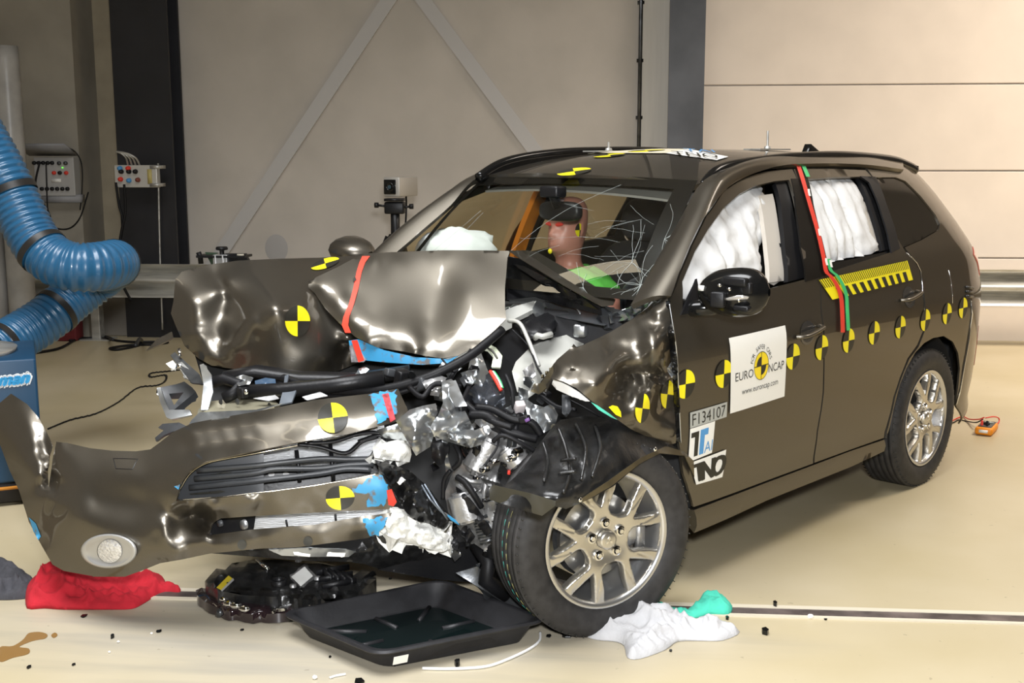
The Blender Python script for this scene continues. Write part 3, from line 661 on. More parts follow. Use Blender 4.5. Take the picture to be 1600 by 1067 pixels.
l3 = [DB((88, 700, 4.25), (95, 745, 4.18), (108, 785, 4.10), (130, 810, 4.04), (180, 824, 3.98), (250, 838, 3.90)),
      DB((240, 708, 4.04), (320, 697, 3.92), (420, 680, 3.83), (520, 660, 3.79), (600, 645, 3.80)), DB((300, 672, 4.0), (400, 656, 3.90), (500, 638, 3.86), (620, 618, 3.88)),
      DB((180, 740, 4.04), (240, 750, 3.95), (285, 735, 3.86)), DB((150, 780, 4.06), (220, 790, 3.98), (262, 790, 3.91)), DB((262, 790, 3.90), (258, 820, 3.89), (252, 838, 3.89)),
      DB((262, 790, 3.90), (300, 798, 3.86), (335, 795, 3.80), (400, 786, 3.755), (500, 778, 3.73), (600, 765, 3.71)),
      DB((395, 775, 3.75), (405, 788, 3.77), (402, 804, 3.80)), DB((270, 808, 3.93), (300, 800, 3.95), (318, 806, 3.94)), DB((250, 838, 3.89), (275, 834, 3.91), (300, 815, 3.95), (318, 810, 3.96)),
      DB((275, 872, 3.90), (300, 855, 3.88), (330, 840, 3.86)), DB((280, 862, 3.88), (325, 836, 3.86)), DB((345, 846, 3.83), (420, 839, 3.77), (500, 834, 3.73), (580, 820, 3.72)),
      DB((100, 830, 4.13), (130, 860, 4.08), (200, 885, 3.99), (250, 868, 3.92)), DB((45, 660, 4.38), (62, 720, 4.27), (82, 790, 4.18)), DB((10, 660, 4.46), (40, 740, 4.33), (62, 800, 4.24)), DB((70, 860, 4.22), (110, 880, 4.13), (160, 888, 4.05))]
BMP, BP = patch('bumper_cover', o3, PAINT, l3, CAR, step=6, thick=.004, k=1.6)
def pgrid(P, poly, off, step=6): 
    vs, fs = tri2d(densify(poly, step), step); v = [P.pt(x, y, off) for x, y in vs]; return v, face_cam(v, fs)
def on_patch(name, P, poly, m, off=.004, parent=None, step=6, thick=.001, label=None):
    v, f = pgrid(P, poly, off, step); return mesh(name, v, f, m, parent or CAR, label=label)
# tow-eye lid outline, scratches
lid = [(177, 716), (215, 717), (207, 733), (181, 732)]
b = MB().tube([BP.pt(x, y, .001) for x, y in densify(lid+[lid[0]], 6, False)], .0012, 5); b.build('tow_eye_cover', DKSTEEL, BMP)
on_patch('paint_scratch', BP, [(55, 663), (61, 664), (64, 680), (60, 681), (59, 671)], mat('pale_scratch', (.5, .47, .5), .5), .003, BMP)
for q in ([(45, 808), (56, 818), (64, 838), (60, 844), (52, 830)], [(272, 760), (281, 757), (279, 765)]): on_patch('blue_scuff', BP, q, BLUEP, .003, BMP)
def jag(poly, amp, seed, step=5):
    r_ = random.Random(seed); out = []
    for p in densify(poly, step): out.append((p[0]+r_.uniform(-amp, amp), p[1]+r_.uniform(-amp, amp)))
    return out
on_patch('blue_scuff', BP, jag([(577, 616), (618, 610), (622, 645), (590, 662), (586, 640)], 2.5, 1), BLUEP, .003, BMP)
on_patch('red_tape', BP, [(597, 616), (607, 614), (618, 655), (610, 660)], mat('worn_red_tape', (.42, .05, .06), .5, noise_amt=.6, noise_scale=40), .005, BMP)
on_patch('blue_scuff', BP, jag([(580, 745), (596, 742), (608, 764), (604, 788), (570, 790), (578, 770), (540, 772)], 3, 2), BLUEP, .003, BMP)
on_patch('red_tape', BP, [(604, 766), (612, 764), (620, 784), (615, 791), (607, 789)], REDT, .005, BMP)
on_patch('blue_scuff', BP, jag([(568, 812), (606, 806), (600, 822), (590, 836), (576, 836)], 2.5, 4), BLUEP, .003, BMP)
for (cx_, cy_) in ((378, 851), (481, 846), (582, 831)):
    on_patch('clip_recess', BP, [(cx_+8*math.cos(t)*.9, cy_+8*math.sin(t)) for t in np.linspace(0, 6.28, 16, False)], DKSTEEL, .002, BMP)
# fog lamp: bezel ring, bowl and lens
fc, fd = (168, 860), None
def fogp(u, v_, off): return BP.pt(170+44*u, 861+27*v_, off)
b = MB(); n = 48; rings = [(1.0, 1.0, 0, .002), (.96, .96, 0, .020), (.88, .88, 0, .024), (.80, .82, 0, .018), (.62, .74, .0, .011), (.42, .66, .0, .008)]
for ru, rv, cx_, of in rings:
    for k in range(n):
        t = 2*math.pi*k/n; b.v.append(fogp(cx_+ru*math.cos(t), rv*math.sin(t), of))
f = [(i*n+k, i*n+(k+1) % n, (i+1)*n+(k+1) % n, (i+1)*n+k) for i in range(len(rings)-1) for k in range(n)]
FOG = mesh('fog_lamp', b.v, face_cam(b.v, f), mat('silver_bezel', (.50, .50, .49), .32, .5, coat=.5), BMP)
v = [fogp(.03, 0, .026)]+[fogp(.03+.43*r_*math.cos(t), .68*r_*math.sin(t), .026-.014*r_*r_) for r_ in (.35, .7, 1) for t in np.linspace(0, 2*math.pi, 32, False)]
f = [(0, 1+k, 1+(k+1) % 32) for k in range(32)]+[(1+i*32+k, 1+(i+1)*32+k, 1+(i+1)*32+(k+1) % 32, 1+i*32+(k+1) % 32) for i in range(2) for k in range(32)]
mesh('lens', v, face_cam(v, f), mat('facet_lens', (.92, .92, .92), .15, .5, noise_amt=.25, noise_scale=120, bump=.8, bump_scale=90), FOG)
# grille: trim frame, blanking panel with slots, bars
GP = Patch(DB((277, 781, 3.90), (300, 737, 3.88), (325, 722, 3.85), (410, 705, 3.82), (600, 665, 3.86), (405, 770, 3.81), (600, 738, 3.80), (500, 720, 3.82)))
ol = [(277, 781), (284, 757), (299, 737), (323, 723), (350, 716), (412, 702), (412, 770)]
v, f = pgrid(GP, ol, -.03); GR = mesh('grille', v, f, PLASTG, CAR, thick=.004)
fr = [(590, 668), (540, 681), (470, 695), (400, 708), (350, 717), (323, 723.5), (300, 737), (285, 758), (278, 781), (335, 778), (395, 771), (440, 766), (490, 759), (550, 749), (592, 740)]
MB().tube([GP.pt(x, y, .006) for x, y in smooth_poly(fr, 4, False)], .0032, 6).build('grille_chrome_strip', mat('champagne_chrome', (.62, .57, .45), .2, 1), GR)
for i, (a, c) in enumerate((((306, 731), (590, 668)), ((308, 735), (584, 717)), ((304, 748), (584, 725)), ((296, 762), (580, 734)))):
    if i == 0: continue
    pts = [(a[0], a[1]), (a[0]+90, a[1]-6-i), (430, (724, 733, 748)[i-1]), (500, (717, 732, 740)[i-1]), (540, (718, 727, 733)[i-1]), c]
    MB().tube([GP.pt(x, y, -.012) for x, y in smooth_poly(pts, 5, False)], .006, 8, squash=1.7).build('grille_bar', PLASTG, GR)
for q in ([(310, 745), (350, 737), (362, 737), (358, 741), (312, 745)], [(302, 758), (345, 752), (358, 751), (354, 756), (304, 760)], [(296, 771), (345, 766), (352, 768), (340, 771), (298, 773)]): on_patch('grille_slot', GP, q, BLK, -.02, GR)
v, f = pgrid(GP, [(410, 703), (600, 664), (612, 740), (410, 770)], -.13); mesh('radiator', v, f, CORE, CAR, label='pale aluminium radiator core')
for y0, y1, o_ in (((408, 737, 590, 722), (408, 752, 590, 734), -.10), ((410, 748, 600, 730), (410, 772, 600, 742), -.09)):
    pass
on_patch('crash_beam', GP, [(406, 733), (500, 726), (590, 716), (592, 738), (500, 756), (406, 769)], PLAST, -.085)
for x, y in ((424, 741), (447, 741), (471, 739.5), (491, 740), (513, 738.5)): on_patch('beam_hole', GP, [(x+5*math.cos(t), y+4*math.sin(t)) for t in np.linspace(0, 6.28, 14, False)], mat('beam_hole_grey', (.40, .40, .40), .5), -.08)
for x in (466, 519): MB().tube([GP.pt(x-3, 703 if x < 500 else 694, -.03), GP.pt(x+1, 735, -.03), GP.pt(x+2, 752, -.05)], .008, 6).build('grille_strut', PLAST, GR)
for pts in ([(480, 692), (520, 690), (560, 678), (590, 676), (600, 683)], [(465, 694), (500, 698), (540, 708), (565, 690), (590, 682)], [(560, 690), (590, 680), (600, 686), (590, 700), (580, 716)]):
    MB().tube([GP.pt(x, y, .01) for x, y in smooth_poly(pts, 5, False)], .012, 8, squash=.6).build('broken_grille_bracket', PLAST, GR)
# lower intake
LP = Patch(DB((330, 815, 3.93), (400, 812, 3.86), (500, 805, 3.82), (610, 797, 3.79), (330, 835, 3.93), (600, 820, 3.79)))
on_patch('intake_backing', LP, [(328, 806), (400, 803), (396, 830), (326, 838)], PLAST, -.02)
on_patch('intercooler', LP, [(394, 806), (500, 797), (612, 790), (612, 803), (500, 822), (396, 830)], CORE, -.05)
for x, y, r_ in ((346, 817, 6), (383, 819, 9)):
    c = LP.pt(x, y, -.005); MB().lathe([(.0001, .012), (r_*.0018, .012), (r_*.002, 0)], 14, 'x', c).build('bolt', ALU if x > 370 else PLASTG, CAR)
MB().tube([LP.pt(447, 812, 0), LP.pt(449, 823, 0)], .004, 6).tube([LP.pt(524, 803, 0), LP.pt(525, 815, 0)], .004, 6).build('intake_strut', PLAST, CAR)
# ------------------------------------------------------------------ crumpled left wing, liner
def Y(*pts): return [(x, y, 'y', d) for x, y, d in pts]
o4 = Y((829, 611, .63), (834, 600, .65), (846, 598, .67), (858, 580, .67), (870, 562, .68), (890, 545, .69), (897, 538, .70), (902, 543, .70), (937, 527, .71), (955, 518, .72), (990, 497, .74), (1010, 482, .76), (1030, 463, .78), (1041, 458, .82), (1046, 480, .875), (1050, 505, .89), (1055, 542, .86), (1058, 560, .83), (1057, 590, .87), (1060, 640, .88), (1063, 690, .875), (1050, 694, .875), (1030, 690, .875), (1010, 682, .88), (985, 670, .89), (950, 645, .90), (925, 627, .88), (900, 606, .84), (880, 596, .80), (862, 591, .75), (854, 612, .70), (842, 614, .67))
l4 = [Y((937, 532, .74), (960, 562, .86), (980, 590, .80), (990, 620, .90)), Y((938, 531, .74), (1000, 545, .86), (1040, 560, .90)), Y((895, 575, .80), (930, 600, .90), (955, 615, .87)), Y((870, 570, .72), (920, 585, .86)),
      Y((960, 585, .89), (1000, 580, .84), (1030, 563, .91)), Y((1000, 575, .86), (1020, 600, .92), (1040, 640, .86), (1050, 675, .90)), Y((975, 600, .82), (995, 640, .92), (1010, 668, .90)), Y((1017, 520, .89), (1022, 545, .93), (1020, 570, .90), (1030, 590, .86)),
      Y((1000, 500, .79), (1025, 485, .85), (1042, 470, .86)), Y((990, 590, .84), (1030, 610, .89), (1048, 620, .86)), Y((950, 540, .77), (1000, 520, .83), (1040, 500, .88)), Y((1034, 530, .92), (1040, 560, .87), (1040, 600, .91))]
WING, WP = patch('front_wing', o4, PAINT, l4, CAR, step=5, thick=.004, k=1.35, rough=.006, rs=4)
patch('wing_edge_flange', Y((829, 611, .64), (846, 597, .675), (866, 567, .68), (875, 560, .68), (860, 592, .74), (856, 604, .71), (842, 616, .67)), mat('olive_metal_edge', (.12, .10, .06), .35, .7), [], CAR, step=5)
patch('wing_inner_lining', Y((865, 592, .745), (885, 601, .79), (905, 613, .83), (922, 627, .86), (915, 627, .85), (890, 618, .8), (870, 609, .745), (862, 600, .73)), mat('white_inner_metal', (.75, .75, .73), .5), [], CAR, step=5)
# torn bracket strip of the door shut line
patch('torn_door_edge', Y((1043, 575, .91), (1050, 566, .92), (1056, 572, .91), (1058, 596, .9), (1050, 590, .92), (1046, 585, .91)), STEEL, [], CAR, step=4, rough=.02, rs=12)
patch('door_shut_fold', Y((1040, 470, .865), (1046, 470, .885), (1052, 510, .905), (1057, 548, .91), (1060, 600, .915), (1063, 690, .905), (1057, 692, .90), (1054, 640, .885), (1051, 590, .89), (1046, 545, .88), (1042, 505, .87)), GLOSSBLK, [Y((1048, 520, .93), (1054, 580, .925), (1059, 640, .925))], CAR, step=4, thick=.004, rough=.012, rs=6)
MB().tube(smooth_poly([cpt(1046, 475, 'y', .905), cpt(1052, 512, 'y', .92), cpt(1057, 548, 'y', .925), cpt(1060, 600, 'y', .928), cpt(1062, 650, 'y', .922), cpt(1064, 692, 'y', .915)], 5, False), .0025, 6).build('door_edge_highlight', STEEL, CAR)  # steel tube put in as the highlight along the door edge
# liner
o5 = Y((751, 746, .80), (790, 758, .84), (815, 736, .74), (838, 700, .70), (858, 673, .70), (875, 656, .70), (910, 650, .76), (940, 652, .82), (962, 660, .86), (1000, 678, .88), (1045, 692, .885), (1068, 706, .885), (1070, 712, .89), (1030, 708, .93), (1000, 724, .96), (958, 760, .98), (925, 778, .98), (907, 786, .97), (885, 795, .96), (867, 791, .95), (846, 806, .93), (766, 781, .86), (764, 762, .85))
l5 = [Y((770, 757, .86), (830, 770, .91), (872, 780, .97), (888, 780, .98)), Y((815, 737, .76), (850, 742, .86), (885, 768, .97)), Y((858, 673, .70), (880, 680, .80), (900, 720, .90), (892, 762, .97)), Y((910, 652, .76), (930, 680, .86), (925, 720, .93), (895, 765, .975)), Y((962, 661, .87), (960, 700, .93), (930, 745, .97), (895, 775, .98)), Y((1040, 695, .89), (990, 720, .95), (910, 775, .98)), Y((872, 700, .79), (882, 735, .88), (868, 752, .90)), Y((895, 690, .80), (912, 720, .93), (900, 742, .92))]
patch('wheel_arch_liner', o5, SCUFF, l5, CAR, step=6, thick=.004, k=1.3, rough=.008, rs=4)
patch('arch_lip', Y((1068, 705, .895), (1040, 697, .90), (1000, 716, .955), (950, 752, .985), (906, 781, .985), (908, 786, .98), (955, 760, .99), (1000, 724, .965), (1032, 708, .94), (1070, 712, .90), (1085, 745, .885), (1084, 720, .88)), mat('olive_metal_edge', (.12, .10, .06), .35, .7), [], CAR, step=6)
patch('liner_flap', Y((764, 762, .865), (772, 758, .875), (830, 771, .925), (868, 783, .985), (867, 791, .985), (847, 806, .945), (766, 781, .875)), mat('olive_black_plastic', (.03, .028, .02), .35), [], CAR, step=6, thick=.004)
for pts_ in ([(872, 668, .80), (884, 700, .86), (890, 738, .93), (880, 770, .975)], [(900, 662, .82), (915, 700, .92), (908, 750, .975)], [(930, 665, .85), (938, 700, .935), (925, 745, .98)], [(848, 690, .76), (856, 720, .82), (850, 752, .90)], [(876, 720, .885), (900, 716, .93)], [(872, 740, .91), (900, 736, .955)]):
    MB().tube(smooth_poly([cpt(x, y, 'y', d+.008) for x, y, d in pts_], 5, False), .006, 6).build('liner_rib', SCUFF, CAR)
for x, y in ((907, 781), (1024, 702)): MB().lathe([(.0001, .004), (.006, .003), (.008, 0)], 12, 'y', cpt(x, y, 'y', .99 if x < 1000 else .945)).build('liner_clip', CHROME, CAR)
# ------------------------------------------------------------------ engine bay
patch('inner_wing', D((826, 545, 4.45), (832, 540, 4.47), (850, 532, 4.50), (940, 509, 4.62), (946, 519, 4.58), (938, 527, 4.55), (900, 541, 4.46), (880, 556, 4.40), (862, 575, 4.36), (845, 596, 4.33), (838, 613, 4.30), (825, 622, 4.28), (808, 612, 4.30), (800, 580, 4.34), (806, 565, 4.40)), APRON, [D((835, 548, 4.44), (935, 522, 4.57)), D((845, 560, 4.39), (920, 533, 4.50)), D((815, 575, 4.36), (830, 580, 4.28), (838, 600, 4.27)), D((828, 560, 4.40), (850, 572, 4.34))], CAR, step=6, thick=.005)
patch('inner_wing_top', D((826, 545, 4.46), (840, 530, 4.62), (880, 519, 4.72), (935, 506, 4.80), (944, 509, 4.63), (850, 533, 4.505)), APRON, [], CAR, step=6, thick=.005)
patch('spring_turret', D((803, 492, 4.72), (812, 479, 4.82), (838, 470, 4.90), (848, 480, 4.86), (850, 492, 4.80), (836, 489, 4.82), (826, 496, 4.76), (808, 500, 4.68)), APRON, [], CAR, step=5)
b = MB().lathe([(.0001, .02), (.02, .02), (.03, .01), (.05, .008), (.055, 0)], 20, 'z', cpt(809, 483, 'd', 4.68)); b.build('turret_nut', STEEL, CAR)
# black box with ribs (fuse/air box)
patch('air_box', D((815, 512, 4.58), (822, 500, 4.62), (860, 492, 4.66), (872, 502, 4.60), (868, 520, 4.50), (840, 532, 4.46), (822, 530, 4.48)), PLAST, [D((822, 506, 4.54), (866, 500, 4.56)), D((822, 520, 4.46), (866, 514, 4.47))], CAR, step=5)
for i in range(6): MB().tube([cpt(826+i*7, 513-i*1.3, 'd', 4.49), cpt(827+i*7, 527-i*1.6, 'd', 4.44)], .004, 6).build('box_rib', PLAST, CAR)
patch('battery_cover', D((868, 490, 4.74), (900, 478, 4.82), (935, 490, 4.78), (920, 510, 4.70), (880, 518, 4.64), (870, 505, 4.66)), GLOSSBLK, [D((880, 500, 4.66), (920, 494, 4.72))], CAR, step=6, rough=.02, rs=5)
b = MB().box(cpt(872, 480, 'd', 4.75), (.05, .07, .03)); b.build('white_connector', WHT, CAR, bevel=.006)
patch('cowl_panel', DT((850, 470, 4.95), (900, 478, 4.92), (940, 492, 4.84), (985, 488, 4.80), (1012, 474, 4.78), (1022, 462, 4.80), (1010, 480, 4.74), (985, 500, 4.68), (945, 508, 4.72), (900, 500, 4.80), (860, 492, 4.85)), PLASTG, [D((945, 496, 4.78), (1000, 484, 4.74))], CAR, step=6, rough=.02, rs=6)
patch('hinge_metal', DT((952, 492, 4.70), (985, 480, 4.74), (1005, 462, 4.80), (1016, 462, 4.76), (1000, 485, 4.68), (975, 500, 4.65), (955, 505, 4.67)), STEEL, [D((960, 498, 4.66), (1000, 476, 4.70))], CAR, step=5, rough=.025, rs=10)
# dark sheet added behind the engine bay, standing for its deep shade
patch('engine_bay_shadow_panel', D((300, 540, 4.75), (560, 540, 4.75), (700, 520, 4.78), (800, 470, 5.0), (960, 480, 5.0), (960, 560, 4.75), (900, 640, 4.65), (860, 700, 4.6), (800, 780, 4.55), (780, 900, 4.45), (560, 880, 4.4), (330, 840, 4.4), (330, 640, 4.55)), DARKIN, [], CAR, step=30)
bpy.data.objects['engine_bay_shadow_panel'].name = 'bay_shade_panel'
patch('scuttle_panel', D((790, 425, 5.05), (840, 440, 5.02), (900, 462, 4.90), (960, 482, 4.72), (1010, 492, 4.6), (1005, 512, 4.6), (950, 520, 4.72), (880, 520, 4.95), (800, 505, 5.02)), DARKIN, [], CAR, step=12)  # dark baffle added to keep the gap behind the bay black
patch('turret_band', D((832, 482, 4.62), (838, 470, 4.66), (848, 472, 4.66), (851, 488, 4.62), (846, 492, 4.60), (838, 488, 4.60)), STEEL, [], CAR, step=4, thick=.02)
patch('strut_tower_top', D((788, 485, 4.60), (806, 478, 4.64), (834, 470, 4.68), (840, 480, 4.64), (826, 487, 4.60), (800, 500, 4.56), (790, 500, 4.56)), APRON, [], CAR, step=4, thick=.02)
patch('black_air_box', D((812, 514, 4.46), (822, 502, 4.50), (855, 488, 4.54), (866, 494, 4.52), (870, 508, 4.48), (858, 524, 4.42), (830, 530, 4.40), (816, 528, 4.42)), PLAST, [D((820, 508, 4.42), (866, 498, 4.47)), D((818, 522, 4.38), (862, 516, 4.41))], CAR, step=4, thick=.02)
MB().tube([cpt(836, 528, 'd', 4.40), cpt(840, 524, 'd', 4.38), cpt(848, 526, 'd', 4.38), cpt(862, 522, 'd', 4.40)], .012, 8).build('white_pipe_elbow', APRON, CAR)
MB().box(cpt(907, 516, 'd', 4.46), (.05, .05, .05), Matrix.Rotation(.5, 3, 'Z')).build('apron_bracket', STEEL, CAR, bevel=.008)
MB().tube([cpt(892, 466, 'd', 4.55), cpt(902, 482, 'd', 4.5), cpt(912, 500, 'd', 4.48)], .004, 6).build('thin_rod', STEEL, CAR)
patch('side_rail_end', D((915, 468, 4.44), (925, 465, 4.44), (950, 488, 4.36), (952, 512, 4.34), (944, 514, 4.36), (938, 495, 4.40)), PLASTG, [], CAR, step=5, thick=.02)
# engine / gearbox block
patch('gearbox_housing', D((704, 745, 4.05), (716, 725, 4.03), (735, 710, 4.02), (752, 685, 4.02), (768, 672, 4.05), (785, 680, 4.08), (790, 700, 4.08), (778, 735, 4.04), (782, 760, 4.02), (772, 800, 4.03), (765, 850, 4.08), (745, 860, 4.08), (720, 830, 4.06), (700, 800, 4.07), (695, 770, 4.07)), ALU, [D((735, 720, 3.96), (765, 690, 3.95)), D((715, 760, 3.95), (745, 770, 3.93), (765, 780, 3.95)), D((720, 800, 3.97), (755, 810, 3.95)), D((740, 745, 3.98), (775, 740, 4.0)), D((725, 735, 4.01), (760, 745, 4.02))], CAR, step=5, rough=.03, rs=3)
def barrel(px0, py0, px1, py1, d, r, name, m, d2=None):
    a, c = cpt(px0, py0, 'd', d), cpt(px1, py1, 'd', d2 or d); u = (c-a)/np.linalg.norm(c-a); n = np.linalg.norm(c-a)
    pts = [a, a+u*n*.08, a+u*n*.1, a+u*n*.5, a+u*n*.9, a+u*n*.92, c]
    return MB().tube(pts, [r*.7, r*.72, r, r, r, r*.7, r*.65], 16).build(name, m, CAR, auto=40)
barrel(768, 685, 740, 738, 3.97, .05, 'gearbox_tube', ALU)
barrel(722, 768, 735, 815, 3.95, .055, 'starter_motor', ALU)
barrel(790, 700, 812, 725, 3.98, .045, 'compressor_body', ALU)
barrel(735, 700, 752, 695, 4.02, .045, 'drive_flange', GLOSSBLK)
barrel(770, 775, 776, 830, 4.0, .05, 'steering_knuckle', ALU)
# crushed rails and crash structure (zinc sheet)
SH = [('crushed_rail', [(690, 596, 4.05), (705, 592, 4.07), (715, 600, 4.05), (722, 632, 4.0), (738, 665, 3.97), (748, 690, 3.96), (735, 700, 3.95), (700, 690, 3.93), (672, 680, 3.92), (665, 668, 3.93), (684, 650, 3.95), (692, 630, 3.97)], [D((700, 600, 4.02), (703, 640, 3.92), (690, 672, 3.88)), D((715, 640, 3.99), (725, 660, 3.90)), D((672, 672, 3.90), (710, 668, 3.86), (745, 690, 3.92)), D((700, 655, 3.95), (735, 672, 3.97))]),
      ('crushed_rail_end', [(697, 668, 3.90), (742, 672, 3.91), (762, 664, 3.93), (768, 672, 3.92), (752, 695, 3.90), (735, 700, 3.87), (700, 684, 3.86)], [D((700, 676, 3.82), (745, 686, 3.84)), D((720, 674, 3.9), (725, 694, 3.88))]),
      ('torn_bumper_bar', [(619, 658, 3.84), (640, 640, 3.84), (660, 634, 3.85), (681, 630, 3.86), (684, 645, 3.85), (672, 668, 3.84), (678, 680, 3.84), (672, 698, 3.83), (650, 712, 3.80), (640, 695, 3.79), (628, 675, 3.80)], [D((640, 650, 3.78), (672, 640, 3.80)), D((645, 690, 3.74), (670, 676, 3.80))]),
      ('buckled_plate', [(728, 612, 4.18), (748, 596, 4.22), (766, 580, 4.24), (785, 594, 4.22), (790, 630, 4.16), (782, 640, 4.13), (750, 640, 4.12)], [D((740, 615, 4.14), (765, 600, 4.16)), D((760, 630, 4.08), (785, 620, 4.12))]),
      ('folded_side_plate', [(797, 620, 4.25), (815, 618, 4.24), (835, 632, 4.18), (865, 640, 4.15), (860, 665, 4.1), (845, 675, 4.08), (825, 655, 4.12), (805, 650, 4.18)], [D((810, 628, 4.18), (850, 652, 4.06)), D((835, 640, 4.18), (840, 670, 4.08))]),
      ('folded_arm_plate', [(690, 690, 3.98), (698, 680, 3.98), (700, 715, 3.95), (706, 735, 3.94), (697, 738, 3.95), (694, 715, 3.96)], []),
      ('crushed_upper_rail', [(735, 560, 4.35), (752, 552, 4.36), (755, 560, 4.34), (768, 595, 4.25), (762, 605, 4.2), (740, 600, 4.22), (730, 585, 4.28)], [D((745, 560, 4.30), (750, 595, 4.18))])]
for nm, o_, ln in SH:
    patch(nm, D(*o_), mat('dark_sheet', (.12, .13, .15), .2, .8) if nm == 'buckled_plate' else STEEL, ln, CAR, step=4, thick=.004, rough=.022, rs=4, k=1.2)
def hose(pts, r, m=RUBBER, name='hose', n=8): return tube_obj(name, [cpt(*p[:2], 'd', p[2]) for p in pts], r, m, CAR, n)
# pale curved bracket and yellow-green pipe near the bonnet corner
hose([(795, 500, 4.42), (812, 505, 4.38), (825, 530, 4.34), (842, 572, 4.28)], .008, APRON, 'apron_edge')
patch('pale_bracket', D((750, 545, 4.26), (757, 534, 4.27), (775, 543, 4.25), (785, 556, 4.23), (782, 574, 4.20), (768, 573, 4.20), (771, 556, 4.22), (762, 546, 4.24)), mat('pale_green_metal', (.62, .66, .50), .3, .3), [], CAR, step=4, thick=.012)
hose([(752, 541, 4.24), (768, 547, 4.21), (777, 560, 4.18)], .004, mat('dark_wire', (.05, .05, .04), .5), 'bracket_groove')
# bonnet seal (long black rubber) sagging across the front
hose([(408, 583, 4.40), (440, 590, 4.33), (490, 606, 4.24), (550, 611, 4.18), (610, 606, 4.15), (660, 592, 4.14), (700, 575, 4.15), (740, 552, 4.18), (785, 515, 4.26)], .017, RUBBER, 'bonnet_seal', 10)
hose([(420, 592, 4.36), (480, 612, 4.26), (550, 620, 4.19), (620, 614, 4.15), (680, 592, 4.14)], .011, PLAST, 'seal_strip', 8)
# cross member, radiator support and brackets on the right
def dbar(pts, r, m, name, n=8, sq=1): return MB().tube([cpt(*p[:2], 'd', p[2]) for p in pts], r, n, squash=sq).build(name, m, CAR)
patch('bonnet_lock_panel', D((310, 640, 4.22), (320, 628, 4.26), (370, 622, 4.28), (430, 626, 4.24), (438, 634, 4.18), (400, 640, 4.12), (330, 652, 4.12), (305, 658, 4.14)), mat('gold_primer', (.45, .42, .30), .3, .5, coat=.4), [D((320, 640, 4.16), (430, 632, 4.14))], CAR, step=6, thick=.006)
for x, y in ((345, 627.5), (371, 627.5), (421, 634)): MB().lathe([(.0001, .004), (.008, .004), (.012, 0)], 12, 'x', cpt(x, y, 'd', 4.15)).build('panel_hole', DKSTEEL, CAR)
patch('radiator_support', D((300, 655, 4.13), (312, 644, 4.17), (400, 640, 4.12), (440, 630, 4.10), (395, 646, 4.05), (335, 655, 4.05), (292, 668, 4.08)), STEEL, [], CAR, step=6, rough=.01)
patch('upright_bracket', D((312, 570, 4.30), (318, 568, 4.30), (330, 585, 4.24), (333, 612, 4.20), (325, 640, 4.16), (314, 640, 4.16), (318, 600, 4.22)), STEEL, [], CAR, step=5, thick=.006)
patch('upright_bracket', D((445, 587, 4.28), (451, 585, 4.28), (448, 600, 4.22), (464, 606, 4.17), (456, 628, 4.12), (436, 632, 4.12), (442, 610, 4.18)), mat('blue_grey_metal', (.22, .25, .29), .35, .6), [], CAR, step=5, thick=.006)
patch('upright_bracket', D((555, 585, 4.26), (560, 577, 4.26), (574, 585, 4.22), (576, 592, 4.20), (568, 606, 4.17), (552, 605, 4.17)), mat('blue_grey_metal', (.22, .25, .29), .35, .6), [], CAR, step=5, thick=.006)
patch('bonnet_catch', D((560, 576, 4.25), (570, 573, 4.25), (577, 577, 4.24), (572, 582, 4.23), (566, 588, 4.22), (562, 582, 4.23)), STEEL, [], CAR, step=4, thick=.004)
dbar([(378, 613, 4.22), (440, 610, 4.20), (520, 602, 4.16), (600, 590, 4.16)], .028, PLAST, 'radiator_top_tank', 10)
dbar([(330, 598, 4.25), (350, 592, 4.25), (375, 600, 4.24), (365, 615, 4.22), (350, 622, 4.22)], .022, RUBBER, 'coolant_hose', 10)
dbar([(350, 590, 4.35), (400, 580, 4.36), (470, 590, 4.36), (560, 592, 4.34), (640, 580, 4.34)], .05, PLAST, 'radiator_shroud', 10, .5)
patch('crumpled_bracket', D((365, 590, 4.24), (380, 585, 4.26), (396, 590, 4.24), (390, 600, 4.20), (372, 602, 4.20)), STEEL, [], CAR, step=4, rough=.03, rs=10)
patch('blue_reservoir', D((398, 595, 4.27), (415, 590, 4.28), (430, 592, 4.27), (432, 604, 4.24), (415, 609, 4.22), (400, 606, 4.23)), mat('blue_grey_plastic', (.05, .09, .15), .3), [D((415, 598, 4.20), (416, 602, 4.20))], CAR, step=5)
MB().box(cpt(379, 613, 'd', 4.18), (.03, .04, .035)).build('sensor_box', PLAST, CAR, bevel=.004); MB().lathe([(.0001, .01), (.009, .008), (.01, 0)], 12, 'x', cpt(385, 612, 'd', 4.15)).build('bolt', CHROME, CAR)
patch('radiator_fins', D((396, 622, 4.14), (430, 617, 4.14), (436, 622, 4.12), (420, 626, 4.12)), CORE, [], CAR, step=5); patch('radiator_fins', D((472, 620, 4.08), (500, 612, 4.10), (512, 618, 4.08), (480, 625, 4.07)), CORE, [], CAR, step=5)
